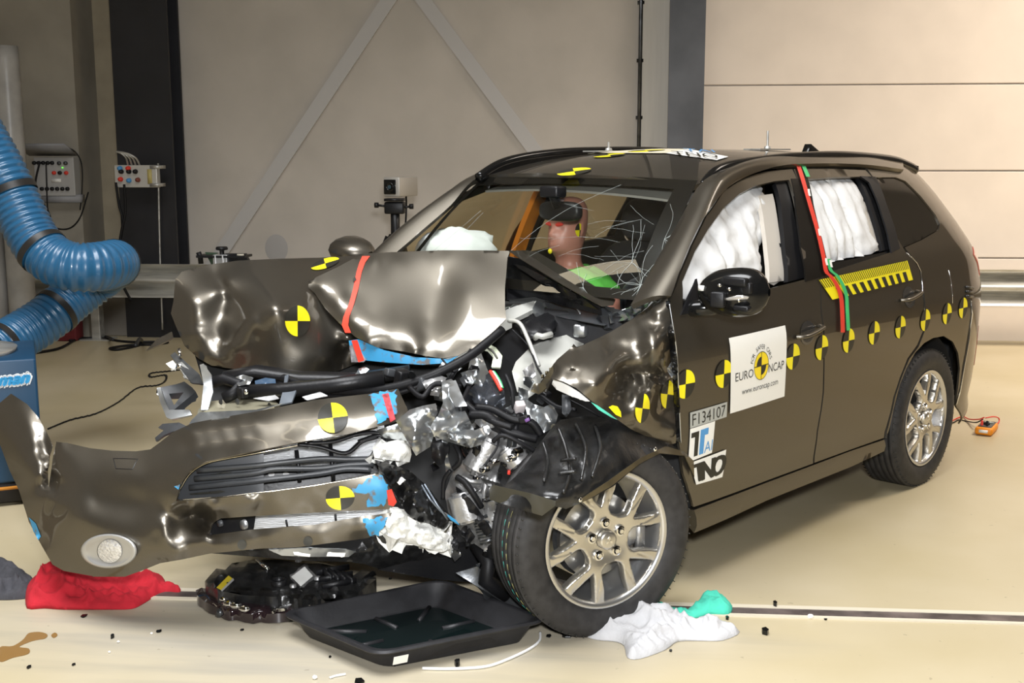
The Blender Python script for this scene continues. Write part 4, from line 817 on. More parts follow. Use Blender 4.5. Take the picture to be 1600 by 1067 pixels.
# broken lamp mount on the right corner
patch('lamp_mount', D((246, 606, 4.42), (276, 600, 4.46), (288, 596, 4.46), (300, 605, 4.42), (306, 612, 4.40), (272, 640, 4.34), (262, 641, 4.34), (252, 630, 4.38)), PLASTG, [], CAR, step=5, thick=.03, holes=[[(264, 615), (287, 613), (272, 633)]])
patch('lamp_mount_rim', D((245, 606, 4.40), (251, 605, 4.40), (257, 626, 4.35), (264, 640, 4.32), (296, 640, 4.30), (300, 648, 4.29), (268, 655, 4.29), (260, 652, 4.30), (250, 628, 4.36)), STEEL, [], CAR, step=5, thick=.01)
patch('hinge_plate', D((266, 555, 4.46), (273, 550, 4.47), (312, 585, 4.36), (318, 600, 4.30), (300, 598, 4.32)), DKSTEEL, [], CAR, step=5, thick=.006)
patch('hinge_arm', D((275, 568, 4.42), (284, 565, 4.42), (308, 590, 4.35), (302, 598, 4.33), (290, 590, 4.36)), STEEL, [], CAR, step=5, thick=.008)
for x, y in ((281, 572), (294, 588), (303, 595)): MB().lathe([(.0001, .012), (.009, .012), (.012, 0)], 8, 'x', cpt(x, y, 'd', 4.38)).build('bolt', CHROME, CAR)
patch('white_clip', D((259, 568, 4.44), (270, 563, 4.44), (276, 570, 4.43), (272, 577, 4.42), (265, 574, 4.43)), WHT, [], CAR, step=4, thick=.012)
dbar([(280, 545, 4.45), (281, 556, 4.43)], .006, CHROME, 'stop_pin')
patch('wing_fragment', D((228, 548, 4.75), (245, 530, 4.76), (268, 518, 4.76), (270, 528, 4.72), (250, 538, 4.73)), PAINT, [], CAR, step=5, thick=.006)
patch('splash_guard', D((247, 668, 4.28), (254, 662, 4.28), (280, 660, 4.24), (296, 668, 4.2), (270, 674, 4.2), (256, 680, 4.22), (244, 690, 4.25), (242, 684, 4.26), (256, 672, 4.25)), PLASTG, [], CAR, step=5, thick=.008)
# foam and torn black plastic at the struck corner
patch('crash_foam', DB((582, 700, 3.80), (606, 690, 3.80), (630, 685, 3.80), (640, 690, 3.80), (643, 710, 3.80), (640, 722, 3.80), (600, 718, 3.78), (585, 715, 3.78)), FOAM, [DB((600, 702, 3.74), (632, 706, 3.75))], CAR, step=4, thick=.05, rough=.02, rs=9)
patch('crash_foam', DB((611, 795, 3.74), (632, 796, 3.76), (644, 812, 3.78), (670, 818, 3.80), (705, 838, 3.83), (703, 858, 3.82), (690, 863, 3.80), (640, 850, 3.76), (607, 838, 3.73), (602, 820, 3.72)), FOAM, [DB((625, 815, 3.70), (690, 846, 3.77))], CAR, step=4, thick=.07, rough=.03, rs=8)
o6 = DB((585, 718, 3.74), (600, 722, 3.73), (640, 735, 3.75), (668, 760, 3.80), (690, 790, 3.84), (712, 815, 3.88), (715, 838, 3.88), (700, 830, 3.85), (672, 818, 3.80), (645, 812, 3.76), (632, 796, 3.73), (622, 780, 3.70), (606, 750, 3.70))
patch('torn_grille_corner', o6, SCUFF, [DB((600, 730, 3.70), (650, 800, 3.70), (690, 822, 3.78)), DB((625, 735, 3.70), (665, 775, 3.76), (700, 815, 3.84)), DB((612, 745, 3.73), (640, 790, 3.75))], CAR, step=4, rough=.04, rs=7, k=1.2)
for pts in ([(655, 752), (672, 780), (690, 800)], [(663, 756), (684, 790), (700, 812)], [(640, 742), (660, 772), (676, 804)]): dbar([(x, y, 3.96) for x, y in pts], .004, mat('blue_grey_metal', (.22, .25, .29), .35, .6), 'torn_edge', 6)
patch('white_chip', DB((619, 752, 3.70), (628, 745, 3.70), (634, 750, 3.70), (624, 757, 3.69)), WHT, [], CAR, step=3)
patch('blue_scuff', jagd if False else D((695, 800, 3.83), (712, 812, 3.86), (718, 820, 3.87), (705, 812, 3.84)), BLUEP, [], CAR, step=3)
# undertray parts
patch('undertray', DB((325, 864, 3.95), (420, 858, 3.86), (470, 856, 3.82), (520, 862, 3.82), (556, 860, 3.84), (566, 846, 3.84), (610, 832, 3.80), (650, 852, 3.80), (700, 866, 3.86), (680, 874, 3.95), (640, 876, 3.90), (590, 888, 3.88), (560, 878, 3.86), (470, 876, 3.90), (400, 870, 3.95)), SCUFF, [DB((560, 862, 3.80), (610, 850, 3.77)), DB((580, 884, 3.86), (640, 866, 3.82))], CAR, step=6, rough=.02, rs=6)
patch('lip_spoiler', DB((420, 859, 3.83), (480, 856, 3.79), (540, 858, 3.78), (556, 862, 3.79), (545, 870, 3.79), (480, 870, 3.82), (440, 868, 3.84)), STEEL, [], CAR, step=5, rough=.006)
for q in ([(458, 862), (485, 866), (484, 870), (460, 867)], [(512, 863), (540, 864), (538, 870), (510, 869)]): patch('spoiler_plate', DB(*[(x, y, 3.77) for x, y in q]), WHT, [], CAR, step=5)
patch('underbody_beam', D((590, 890, 4.1), (660, 872, 4.1), (780, 840, 4.2), (900, 900, 4.5), (860, 930, 4.4), (760, 912, 4.2), (680, 905, 4.15), (620, 895, 4.1)), PLAST, [], CAR, step=12, thick=.05)
patch('lower_arm', D((712, 895, 4.05), (745, 885, 4.05), (790, 918, 4.1), (830, 955, 4.1), (800, 950, 4.08), (760, 925, 4.05)), DKSTEEL, [], CAR, step=6, thick=.03)
dbar([(745, 850, 4.1), (765, 880, 4.05), (758, 905, 4.05), (790, 930, 4.1)], .03, RUBBER, 'drive_shaft_boot', 10)
dbar([(772, 790, 4.05), (776, 840, 4.05), (770, 870, 4.05)], .04, PLAST, 'strut_tube', 10)
# more of the crushed front: plates, casting ribs, pulley, ducts
patch('folded_rail_web', D((700, 596, 4.04), (712, 594, 4.05), (724, 622, 4.0), (730, 634, 3.98), (712, 636, 3.97), (703, 620, 3.98)), STEEL, [], CAR, step=4, thick=.004, rough=.006, rs=4)
patch('radiator_support_end', D((588, 672, 3.98), (640, 656, 3.96), (645, 668, 3.94), (650, 690, 3.92), (630, 688, 3.95), (600, 684, 3.97)), STEEL, [D((600, 676, 3.93), (640, 670, 3.90))], CAR, step=4, thick=.004, rough=.012, rs=4)
patch('black_bracket_box', D((676, 690, 3.92), (690, 686, 3.92), (697, 712, 3.92), (694, 724, 3.92), (684, 728, 3.93), (674, 715, 3.93)), PLAST, [D((684, 700, 3.88), (688, 715, 3.88))], CAR, step=4, thick=.02)
MB().lathe([(.0001, .0), (.016, .006), (.02, .012), (.043, .014), (.047, .0), (.047, -.03)], 28, 'x', cpt(736, 700, 'd', 3.955)).build('pulley', GLOSSBLK, CAR)
for k, pts in enumerate(([(752, 700), (745, 720), (738, 742)], [(766, 690), (758, 715), (750, 740)], [(722, 745), (735, 752), (752, 752)], [(715, 772), (728, 782), (744, 784)], [(706, 790), (720, 800), (740, 802)], [(762, 745), (756, 770), (754, 795)])):
    dbar([(x, y, 3.935) for x, y in pts], .009, ALU, 'casting_rib', 8)
for x, y, r_ in ((756, 733, .012), (746, 745, .010), (742, 765, .011), (807, 707, .016), (798, 716, .012), (726, 790, .012), (760, 780, .010), (771, 720, .010)):
    MB().lathe([(.0001, .016), (r_*.7, .016), (r_*.75, .008), (r_, .006), (r_, -.02)], 8, 'x', cpt(x, y, 'd', 3.915)).build('bolt', CHROME, CAR, smooth=False)
patch('engine_mount', D((745, 640, 4.02), (765, 636, 4.02), (778, 650, 4.0), (772, 668, 3.98), (755, 672, 3.98), (742, 660, 4.0)), ALU, [D((750, 650, 3.97), (770, 655, 3.95))], CAR, step=4, thick=.01, rough=.02, rs=4)
patch('side_casting', D((780, 690, 4.02), (800, 682, 4.02), (818, 690, 4.02), (822, 705, 4.0), (806, 722, 4.0), (790, 730, 4.0), (778, 715, 4.0)), ALU, [D((790, 700, 3.96), (812, 700, 3.95))], CAR, step=4, thick=.01, rough=.025, rs=4)
patch('lower_casting', D((735, 810, 4.0), (760, 800, 3.99), (776, 812, 4.0), (778, 840, 4.02), (760, 862, 4.03), (742, 850, 4.03), (732, 830, 4.02)), ALU, [D((745, 820, 3.95), (768, 830, 3.95))], CAR, step=4, thick=.01, rough=.03, rs=4)
for k in range(5): dbar([(738+k*3, 812+k*9, 3.96), (762+k*3, 806+k*9, 3.96)], .007, DKSTEEL, 'casting_fin', 6)
patch('intake_duct', D((712, 760, 3.95), (726, 770, 3.92), (750, 800, 3.9), (768, 830, 3.9), (760, 838, 3.92), (740, 812, 3.93), (716, 778, 3.95)), PLAST, [D((722, 776, 3.88), (752, 814, 3.86))], CAR, step=4, thick=.006, rough=.02, rs=5)
patch('crushed_upper_plate', D((655, 590, 4.16), (675, 582, 4.17), (698, 590, 4.14), (690, 606, 4.10), (668, 612, 4.10)), ALU, [D((662, 598, 4.1), (690, 596, 4.08))], CAR, step=4, thick=.004, rough=.02, rs=5)
patch('wheel_well_plate', D((842, 640, 4.12), (862, 630, 4.12), (872, 648, 4.1), (866, 668, 4.08), (850, 676, 4.06), (838, 664, 4.08)), STEEL, [D((850, 645, 4.06), (862, 662, 4.03))], CAR, step=4, thick=.004, rough=.015, rs=5)
patch('torn_lining_fold', D((878, 616, 4.1), (890, 618, 4.08), (893, 640, 4.03), (885, 652, 4.02), (878, 645, 4.04)), PLASTG, [D((884, 620, 4.03), (887, 645, 3.98))], CAR, step=4, thick=.003)
for k in range(9): x = 830+k*4.6; MB().box(cpt(848+k*6.2, 588-k*5.4, 'y', .665+k*.003), (.012, .004, .012)).build('spot_weld_tab', mat('olive_metal_edge', (.12, .10, .06), .35, .7), CAR)
# wiring and hoses
HZ = [([(744, 636, 4.0), (770, 640, 3.98), (800, 655, 3.96), (830, 660, 3.96), (845, 680, 3.97)], .014), ([(735, 648, 3.98), (762, 650, 3.96), (790, 672, 3.95), (815, 680, 3.95), (838, 686, 3.96)], .016),
      ([(728, 630, 4.02), (742, 642, 4.0), (770, 658, 3.95), (800, 668, 3.94)], .012), ([(812, 640, 4.02), (806, 670, 3.96), (795, 700, 3.96), (786, 722, 3.98)], .010), ([(780, 675, 3.95), (776, 700, 3.93), (755, 730, 3.92)], .004),
      ([(711, 695, 3.94), (718, 710, 3.92), (718, 722, 3.92), (708, 732, 3.93)], .009), ([(704, 735, 3.94), (694, 750, 3.95), (692, 780, 3.96)], .008), ([(714, 745, 3.92), (728, 755, 3.9), (742, 775, 3.9), (752, 792, 3.92)], .011),
      ([(697, 668, 4.0), (715, 640, 4.02), (730, 610, 4.1), (738, 590, 4.2)], .008), ([(790, 585, 4.2), (800, 610, 4.16), (803, 635, 4.08), (815, 650, 4.0)], .009), ([(788, 640, 4.05), (800, 645, 4.0), (815, 630, 4.05), (822, 650, 4.0)], .006),
      ([(640, 605, 4.1), (660, 620, 4.05), (680, 600, 4.08), (720, 605, 4.1)], .010), ([(650, 590, 4.2), (670, 600, 4.16), (700, 595, 4.18), (715, 570, 4.24)], .009), ([(690, 560, 4.22), (708, 580, 4.2), (720, 570, 4.2), (735, 545, 4.22)], .004),
      ([(800, 515, 4.36), (825, 540, 4.34), (838, 570, 4.26), (846, 584, 4.24)], .004), ([(880, 620, 4.1), (910, 635, 4.05), (945, 655, 4.0)], .004), ([(842, 615, 4.15), (870, 635, 4.08), (900, 640, 4.05)], .008), ([(770, 690, 3.93), (785, 680, 3.92), (810, 690, 3.92), (835, 705, 3.94)], .008)]
for pts, r_ in HZ: hose(pts, r_, RUBBER, 'cable')
hose([(766, 580, 4.18), (775, 595, 4.14), (783, 610, 4.11)], .007, REDT, 'red_wire'); hose([(770, 580, 4.18), (778, 592, 4.14), (784, 605, 4.11)], .003, WHT, 'white_wire'); hose([(772, 580, 4.18), (780, 592, 4.14), (786, 606, 4.11)], .003, GRNT, 'green_wire')
for (x, y, d_, s_, m_) in ((812, 636, 4.0, .035, mat('milky_plastic', (.55, .50, .50), .4)), (820, 655, 3.94, .03, PLAST), (824, 656, 3.92, .014, mat('violet_plug', (.14, .06, .22), .4)), (795, 738, 3.96, .012, REDT), (788, 725, 3.96, .02, GLOSSBLK), (688, 700, 3.97, .05, PLAST), (722, 640, 4.0, .03, PLAST), (850, 620, 4.15, .04, PLAST), (660, 600, 4.15, .05, PLASTG), (628, 590, 4.22, .05, PLAST), (610, 582, 4.24, .035, PLASTG), (800, 690, 3.95, .03, DKSTEEL), (806, 708, 3.95, .025, ALU), (812, 690, 3.96, .03, ALU)):
    MB().box(cpt(x, y, 'd', d_), (s_, s_*1.2, s_*.8), Matrix.Rotation(x*.1, 3, 'Z') @ Matrix.Rotation(y*.13, 3, 'X')).build('connector', m_, CAR, bevel=s_*.15)
rr = random.Random(11)
for k in range(34):                                     # smaller torn metal scraps in the crushed corner
    x, y = rr.uniform(640, 850), rr.uniform(575, 730)
    if x > 790 and y > 690: continue
    d_ = rr.uniform(4.0, 4.2) if y > 640 else rr.uniform(4.12, 4.3); s_ = rr.uniform(7, 20); a0 = rr.uniform(0, 6)
    pts = [(x+s_*rr.uniform(.4, 1)*math.cos(a0+t), y+s_*rr.uniform(.4, 1)*math.sin(a0+t), d_+rr.uniform(-.05, .05)) for t in np.linspace(0, 2*math.pi, rr.choice((4, 5, 6)), False)]
    patch('torn_metal_scrap', D(*pts), rr.choice((STEEL, STEEL, ALU, DKSTEEL, PLAST, PLAST)), [], CAR, step=4, thick=.004, rough=.025, rs=5)
for k in range(22):
    x, y = rr.uniform(690, 790), rr.uniform(740, 870); d_ = rr.uniform(3.97, 4.08); s_ = rr.uniform(6, 15); a0 = rr.uniform(0, 6)
    pts = [(x+s_*rr.uniform(.4, 1)*math.cos(a0+t), y+s_*rr.uniform(.5, 1.3)*math.sin(a0+t), d_+rr.uniform(-.04, .04)) for t in np.linspace(0, 2*math.pi, 5, False)]
    patch('torn_metal_scrap', D(*pts), rr.choice((ALU, STEEL, DKSTEEL, PLAST)), [], CAR, step=4, thick=.004, rough=.025, rs=5)
# ------------------------------------------------------------------ stickers on the body side
def sp3(X, Z, off=.004): return np.array([X, side(X, Z)+off, Z])
DOORL = [o for o in CAR.children if o.name.startswith('front_door')][0]
def side_disc(px, py, r=.053):
    X, Z = spix(px, py)
    return quad_disc(lambda u, v: sp3(X-r*u, Z+r*v), 'target_marker', [YEL, BLK], CAR)
for q in ((1070, 600), (1130, 584), (1238, 557), (1283, 543), (1325, 532), (1365, 520), (1406, 511), (1445, 500), (1479, 490), (1504, 481)): side_disc(*q)
def patch_disc(P, cx, cy, a, b, rot=0, off=.006):
    c, s = math.cos(rot), math.sin(rot)
    return quad_disc(lambda u, v: P.pt(cx+a*u*c+b*v*s, cy-b*v*c+a*u*s, off), 'target_marker', [YEL, BLK], CAR)
patch_disc(HP1, 465, 501.5, 19.5, 24); patch_disc(BP, 520, 652.5, 23.5, 23.5, -.12); patch_disc(BP, 531.5, 778, 22.5, 18.5, -.08)
patch_disc(WP, 1043, 616, 10, 22, .12, .008); patch_disc(WP, 1004, 638, 11, 23, .12, .01)
on_patch('target_marker', WP, [(951, 636), (957, 633), (965, 635), (970, 643), (971, 652), (962, 648)], YEL, .008)
on_patch('green_tape_rest', WP, [(923, 628), (933, 633), (952, 646), (965, 656), (955, 652), (935, 640)], mat('mint_tape', (.10, .62, .45), .5), .006)
def roof_pt(px, py):
    g = lambda t: (lambda q: q[2]-rz(q[0], q[1]))(cpt(px, py, 'd', t))
    t = 4.2
    while g(t) > 0 and t < 8: t += .01
    if t >= 8:                                  # the ray grazes past the crown: take the nearest roof point
        t = min(np.arange(5.2, 7.4, .01), key=g); p = cpt(px, py, 'd', t); return np.array([p[0], p[1], rz(p[0], p[1])])
    lo, hi = t-.01, t
    for _ in range(30):
        m = (lo+hi)/2
        if g(m) > 0: lo = m
        else: hi = m
    return cpt(px, py, 'd', hi)
def roof_disc(px, py, r=.062):
    p = roof_pt(px, py)
    return quad_disc(lambda u, v: np.array([p[0]-r*u*.7-r*v*.7, p[1]+r*u*.7-r*v*.7, rz(p[0]-r*u*.7-r*v*.7, p[1]+r*u*.7-r*v*.7)+.004]), 'target_marker', [YEL, BLK], CAR, 40, 3)
roof_disc(897, 269, .075); roof_disc(952, 243.5, .075)
_m = patch_disc(HP1, 508, 411.5, 23, 7.5, -.3, .012); 
# roof sticker sheet
# text helper: letters flattened to triangles in the plane
def text_tris(s, size=1, space=1):
    cu = bpy.data.curves.new('t', 'FONT'); cu.body = s; cu.size = size; cu.space_character = space; cu.resolution_u = 3
    o = bpy.data.objects.new('t', cu); COL.objects.link(o); me = bpy.data.meshes.new_from_object(o.evaluated_get(bpy.context.evaluated_depsgraph_get()))
    v = np.array([p.co[:2] for p in me.vertices]); f = [tuple(p.vertices) for p in me.polygons]; bpy.data.objects.remove(o); bpy.data.meshes.remove(me)
    return v, f
def fit_text(s, w, h, bold=0):
    v, f = text_tris(s); mn, mx = v.min(0), v.max(0); v = (v-mn)/(mx-mn); return [(p[0]*w, p[1]*h) for p in v], f
def px_frame(tl, tr, bl, br):                  # unit square (x right, y down) -> pixel, projective-ish bilinear
    tl, tr, bl, br = map(np.array, (tl, tr, bl, br))
    return lambda u, v: tuple((tl*(1-u)+tr*u)*(1-v)+(bl*(1-u)+br*u)*v)
class Sheet:                                    # a sticker sheet on the left body side, addressed in metres
    def __init__(s, tl, tr, bl, br, off): s.q = [np.array(spix(*p)) for p in (tl, tr, bl, br)]; s.off = off
    def xz(s, u, v): a, b, c, d = s.q; return (a*(1-u)+b*u)*(1-v)+(c*(1-u)+d*u)*v
    def pt(s, u, v, off=0): x, z = s.xz(u, v); return sp3(x, z, s.off+off)
    def area(s, name, m, parent, n=10, sub=(0, 1, 0, 1), off=0):
        v = [s.pt(sub[0]+(sub[1]-sub[0])*i/n, sub[2]+(sub[3]-sub[2])*j/n, off) for i in range(n+1) for j in range(n+1)]
        f = [(i*(n+1)+j, i*(n+1)+j+1, (i+1)*(n+1)+j+1, (i+1)*(n+1)+j) for i in range(n) for j in range(n)]
        return mesh(name, v, face_cam(v, f), m, parent)
    def shape(s, name, uv, f, m, parent, off=.0012):
        v = [s.pt(u, w, off) for u, w in uv]; return mesh(name, v, face_cam(v, f), m, parent, smooth=False)
    def text(s, t, u0, v0, u1, v1, m, parent, name='lettering', slant=0, off=.0012):
        p, f = fit_text(t, 1, 1); return s.shape(name, [(u0+(u1-u0)*x+slant*y, v1+(v0-v1)*y) for x, y in p], f, m, parent, off)
    def poly(s, name, uv, m, parent, off=.0012): return s.shape(name, uv, [tuple(range(len(uv)))], m, parent, off)
# white poster on the door
PO = Sheet((1137, 528), (1225, 508), (1139, 646), (1224, 619), .005)
po = PO.area('test_poster', WHT, CAR)
PO.text('EURO', .075, .475, .385, .59, BLK, po); PO.text('NCAP', .665, .475, .955, .59, BLK, po)
PO.text('www.euroncap.com', .19, .735, .85, .815, BLK, po)
asp = 1.45
def ring(r0, r1, a0, a1, n=24): 
    uv = [(.525+r0*math.cos(t), .465+r0*math.sin(t)*asp) for t in np.linspace(a0, a1, n)]+[(.525+r1*math.cos(t), .465+r1*math.sin(t)*asp) for t in np.linspace(a0, a1, n)]
    return uv, [(i, i+1, n+i+1, n+i) for i in range(n-1)]
h_ = math.pi/2; GREYB = mat('poster_yellow', (.93, .70, .02), .5)
uv, f = ring(.001, .13, 0, 2*math.pi, 48); PO.shape('emblem_disc', uv, f, GREYB, po, .001)
for a0, a1 in ((math.pi, 1.5*math.pi), (0, h_)): uv, f = ring(.001, .088, a0, a1); PO.shape('emblem_quadrant', uv, f, BLK, po, .0018)
PO.poly('emblem_line', [(.395, .459), (.655, .459), (.655, .471), (.395, .471)], BLK, po, .0018); PO.poly('emblem_line', [(.521, .28), (.529, .28), (.529, .65), (.521, .65)], BLK, po, .0018)
uv, f = ring(.128, .134, 0, 2*math.pi, 48); PO.shape('emblem_outline', uv, f, BLK, po, .0018)
word = 'FOR SAFER CARS'
for i, ch in enumerate(word):
    if ch == ' ': continue
    a = math.radians(-168+156*(i+.5)/len(word)); p, f = text_tris(ch, .062); p = p-np.array([(p[:, 0].max()+p[:, 0].min())/2, 0])
    R_ = .158; up = np.array([math.cos(a), math.sin(a)]); rt = np.array([-up[1], up[0]])
    uv = []
    for x, y in p: q = up*(R_+y)+rt*x; uv.append((.525+q[0], .465+q[1]*asp))
    PO.shape('lettering', uv, f, BLK, po)
N1 = Sheet((1077, 644.5), (1135, 627.5), (1077, 669), (1134, 651), .004); n1 = N1.area('number_plate_sticker', GRYST, CAR); N1.text('F134107', .05, .14, .95, .88, BLK, n1)
N2 = Sheet((1077, 670), (1116, 657.5), (1074, 722), (1111, 707), .004); n2 = N2.area('test_house_sticker', WHT, CAR)
N2.poly('lettering', [(.05, .14), (.36, .14), (.36, .89), (.20, .89), (.20, .29), (.05, .29)], BLK, n2); N2.poly('lettering', [(.42, .13), (.74, .13), (.74, .33), (.60, .33), (.60, .90), (.42, .90)], BLUST, n2); N2.text('AI', .63, .56, .97, .90, BLUST, n2)
N3 = Sheet((1076, 723), (1133, 702), (1086, 757), (1127, 745), .005); n3 = N3.area('test_house_sticker', WHT, CAR)
for t, u0, u1 in (('T', .0, .28), ('N', .22, .60), ('O', .55, .97)):
    N3.text(t, u0, .14, u1, .86, BLK, n3, slant=.06)
    for du, dv in ((.03, .02), (-.03, -.02), (.03, -.02), (-.02, .03), (.05, 0)): N3.text(t, u0+du, .14+dv, u1+du, .86+dv, BLK, n3, slant=.06, off=.0012+abs(du)*.004)
# roof sheet with dark letters
RS = px_frame((925, 238), (1080, 231), (1040, 247), (1130, 251))
def roof_quad(name, q, m, parent, off):
    v = []
    n = 6
    fr_ = px_frame(*q)
    for i in range(n+1):
        for j in range(n+1):
            p = roof_pt(*fr_(i/n, j/n)); v.append(p+np.array([0, 0, off]))
    f = [(i*(n+1)+j, i*(n+1)+j+1, (i+1)*(n+1)+j+1, (i+1)*(n+1)+j) for i in range(n) for j in range(n)]
    return mesh(name, v, face_cam(v, f), m, parent)
roof_quad('roof_sticker', ((918, 240), (985, 232.5), (1040, 240.5), (1075, 234)), mat('cream_sticker', (.80, .73, .55), .5), CAR, .004)
rs2 = roof_quad('roof_sticker', ((1040, 240.5), (1075, 233.5), (1120, 251.5), (1138, 246)), WHT, CAR, .004)
def roof_text(t, org, ux, uy, m):
    p, f = fit_text(t, 1, 1); v = [roof_pt(org[0]+ux[0]*x+uy[0]*y, org[1]+ux[1]*x+uy[1]*y)+np.array([0, 0, .012]) for x, y in p]; mesh('lettering', v, face_cam(v, f), m, rs2, smooth=False)
roof_text('TNO', (1054, 246), (70, 5), (-6, -6.5), BLK); roof_text('TAI', (1072, 239.5), (46, 2.5), (-5, -4), BLUST)
roof_disc(1010, 236.5, .09)
# antenna bolts and plates
for px, py, h_b, lab in ((951, 235, .05, 'short'), (1199, 234, .10, 'tall')):
    p = roof_pt(px, py); b = MB().box(p+np.array([0, 0, .005]), (.28 if h_b < .06 else .3, .1, .006)); b.tube([p, p+np.array([0, 0, h_b])], .006, 8).lathe([(.0001, .022), (.014, .022), (.018, .012), (.018, .006)], 8, 'z', p); b.build('roof_stud', GALV, CAR, smooth=False)
p = roof_pt(1265, 235); MB().prism([(-.09, 0), (.05, 0), (.02, .045)], -.02, .02, Matrix(((1, 0, 0), (0, 0, 1), (0, 1, 0))), p).build('antenna_fin', GLOSSBLK, CAR, bevel=.004)
# checker scale tape below the rear window
SC_ = Sheet((1278, 437), (1416, 407), (1299, 468), (1425, 437), .005)
sc_o = SC_.area('scale_tape', YEL, CAR, 16)
for i in range(10):
    u = .10+i*.088; SC_.poly('scale_block', [(u, .52), (u+.045, .52), (u+.045, 1.0), (u, 1.0)], BLK, sc_o)
for i in range(46):
    u = .004+i*.0216; SC_.poly('scale_tick', [(u, -.02), (u+.008, -.02), (u+.008, .42), (u, .42)], BLK, sc_o)
# red and green tapes over roof edge, pillar and door
def tape(name, pts, w, m, off):
    L_, R_ = [], []
    P = smooth_poly(pts, 4, False)
    for i, p in enumerate(P):
        L_.append(sp3(*spix(p[0]-w/2, p[1]), off)); R_.append(sp3(*spix(p[0]+w/2, p[1]), off))
    v = L_+R_; n = len(L_); return mesh(name, v, face_cam(v, [(i, i+1, n+i+1, n+i) for i in range(n-1)]), m, CAR)
tape('red_tape', [(1241, 251), (1249, 275), (1262, 320), (1274, 362), (1283, 402), (1287, 424), (1295, 432), (1305, 448), (1311, 470), (1313, 519)], 6.5, REDT, .012)
tape('green_tape', [(1248, 251), (1253, 262), (1259, 276)], 6, GRNT, .012); tape('green_tape', [(1291, 404), (1294, 421), (1304, 430), (1313, 444), (1319, 462), (1320, 480), (1322, 516)], 5.5, GRNT, .011)
for q in ((1259, 300), (1275, 362), (1286, 408), (1293, 411)): tape('white_tape_mark', [(q[0], q[1]-5), (q[0]+.5, q[1]), (q[0]+2, q[1]+6)], 3.5, WHT, .014)
v = []
pl = [(556, 402.5, .02), (566, 399, .02), (577, 398.5, .01)]
def bon_tape():
    L_, R_ = [], []
    for x, y, w in [(572, 400, 12), (566, 410, 9), (561, 425, 8), (556, 450, 8), (549, 475, 8), (541, 495, 9), (539, 508, 10), (544, 520, 9)]:
        L_.append(HP2.pt(x-w/2, y, .006)); R_.append(HP2.pt(x+w/2, y, .006))
    v = L_+R_; n = len(L_); mesh('red_tape', v, face_cam(v, [(i, i+1, n+i+1, n+i) for i in range(n-1)]), mat('bright_red_tape', (.85, .07, .04), .45), CAR)
bon_tape()
patch('red_tape', D((549, 532, 4.33), (558, 531, 4.31), (569, 563, 4.29), (560, 566, 4.30)), REDT, [], CAR, step=5, thick=.001)
on_patch('ink_mark', HP2, [(551, 436), (555, 432), (557, 437), (553, 440)], BLK, .009)
# door handles, mirrors, lamps
def handle(px, py):
    X, Z = spix(px, py); y0 = side(X, Z)
    cup = MB(); n = 20; v = [sp3(X, Z, -.01)]
    pts = [sp3(X+.062*math.cos(t), Z+.05*math.sin(t), .0015) for t in np.linspace(0, 2*math.pi, n, False)]
    cup.add([sp3(X, Z, .001)]+pts, [(0, 1+(k+1) % n, 1+k) for k in range(n)]); h = cup.build('handle_recess', mat('recess_paint', (.05, .052, .055), .25, .6, coat=1), CAR)
    P = [sp3(X+.10, Z-.006, .004), sp3(X+.085, Z-.004, .028), sp3(X+.04, Z, .036), sp3(X-.04, Z+.012, .036), sp3(X-.075, Z+.018, .03), sp3(X-.09, Z+.02, .003)]
    MB().tube(smooth_poly(P, 5, False), .0125, 10, squash=.7).build('door_handle', PAINT, h)
handle(1262, 520); handle(1420, 464)
MB().tube([sp3(X, Z, .002) for X, Z in (spix(1416, 395), spix(1432, 411), spix(1439, 425))], .0015, 4).build('door_edge_film', CHROME, CAR)
# left mirror (cover missing)
mo = MB()
mc = cpt(1148, 456, 'y', 1.03); 
def mirror(c, s, m, name, cover):
    v = []; F = []; n, k = 20, 14
    for i in range(n+1):
        t = -1+2*i/n
        for j in range(k):
            a = 2*math.pi*j/k; rr_ = max(.02, (1-abs(t)**2.6))**.5
            x = .085*rr_*math.cos(a)*(1 if math.cos(a) > 0 else .45); z = .088*rr_*math.sin(a)*(1+.10*t)+.006*t
            v.append(c+np.array([x-.02*t, s*.128*t, z])*(np.array([1.6, 1.15, .75]) if cover else 1))
    for i in range(n):
        for j in range(k): F.append((i*k+j, i*k+(j+1) % k, (i+1)*k+(j+1) % k, (i+1)*k+j))
    o = mesh(name, v, F, m, CAR)
    MB().tube([c+np.array([0, -s*.08, -.06]), c+np.array([.0, -s*.17, -.075]), c+np.array([.01, -s*.24, -.08])], [.035, .04, .05], 10, squash=.8).build('mirror_arm', GLOSSBLK, o)
    return o
MO = mirror(mc, 1, GLOSSBLK, 'wing_mirror', False)
def mp(px, py, d=4.42): return cpt(px, py, 'd', d)
md = cdepth(mc)-.085
MB().tube(smooth_poly([mp(1135, 466, md+.03), mp(1160, 464, md), mp(1190, 463, md+.01)], 5, False), .011, 8).build('indicator_lens', mat('clear_indicator', (.5, .48, .45), .1, .4, coat=1), MO)
MB().box(mp(1122, 468, md+.02), (.03, .05, .055), Matrix.Rotation(.3, 3, 'Z')).build('mirror_motor_housing', PLAST, MO, bevel=.006)
MB().box(mp(1150, 440, md+.0), (.03, .09, .03)).build('mirror_frame_rib', PLAST, MO, bevel=.006); MB().box(mp(1165, 450, md-.005), (.025, .05, .04)).build('mirror_frame_rib', PLAST, MO, bevel=.006); MB().box(mp(1160, 482, md), (.03, .06, .02)).build('mirror_frame_rib', PLAST, MO, bevel=.006)
MB().box(mp(1096, 450, md+.08), (.012, .02, .018)).build('white_clip', WHT, MO)
for x, y in ((1125, 446), (1140, 452), (1155, 470)): MB().lathe([(.0001, .008), (.006, .007), (.007, 0)], 10, 'x', mp(x, y, md)).build('screw', CHROME, MO)
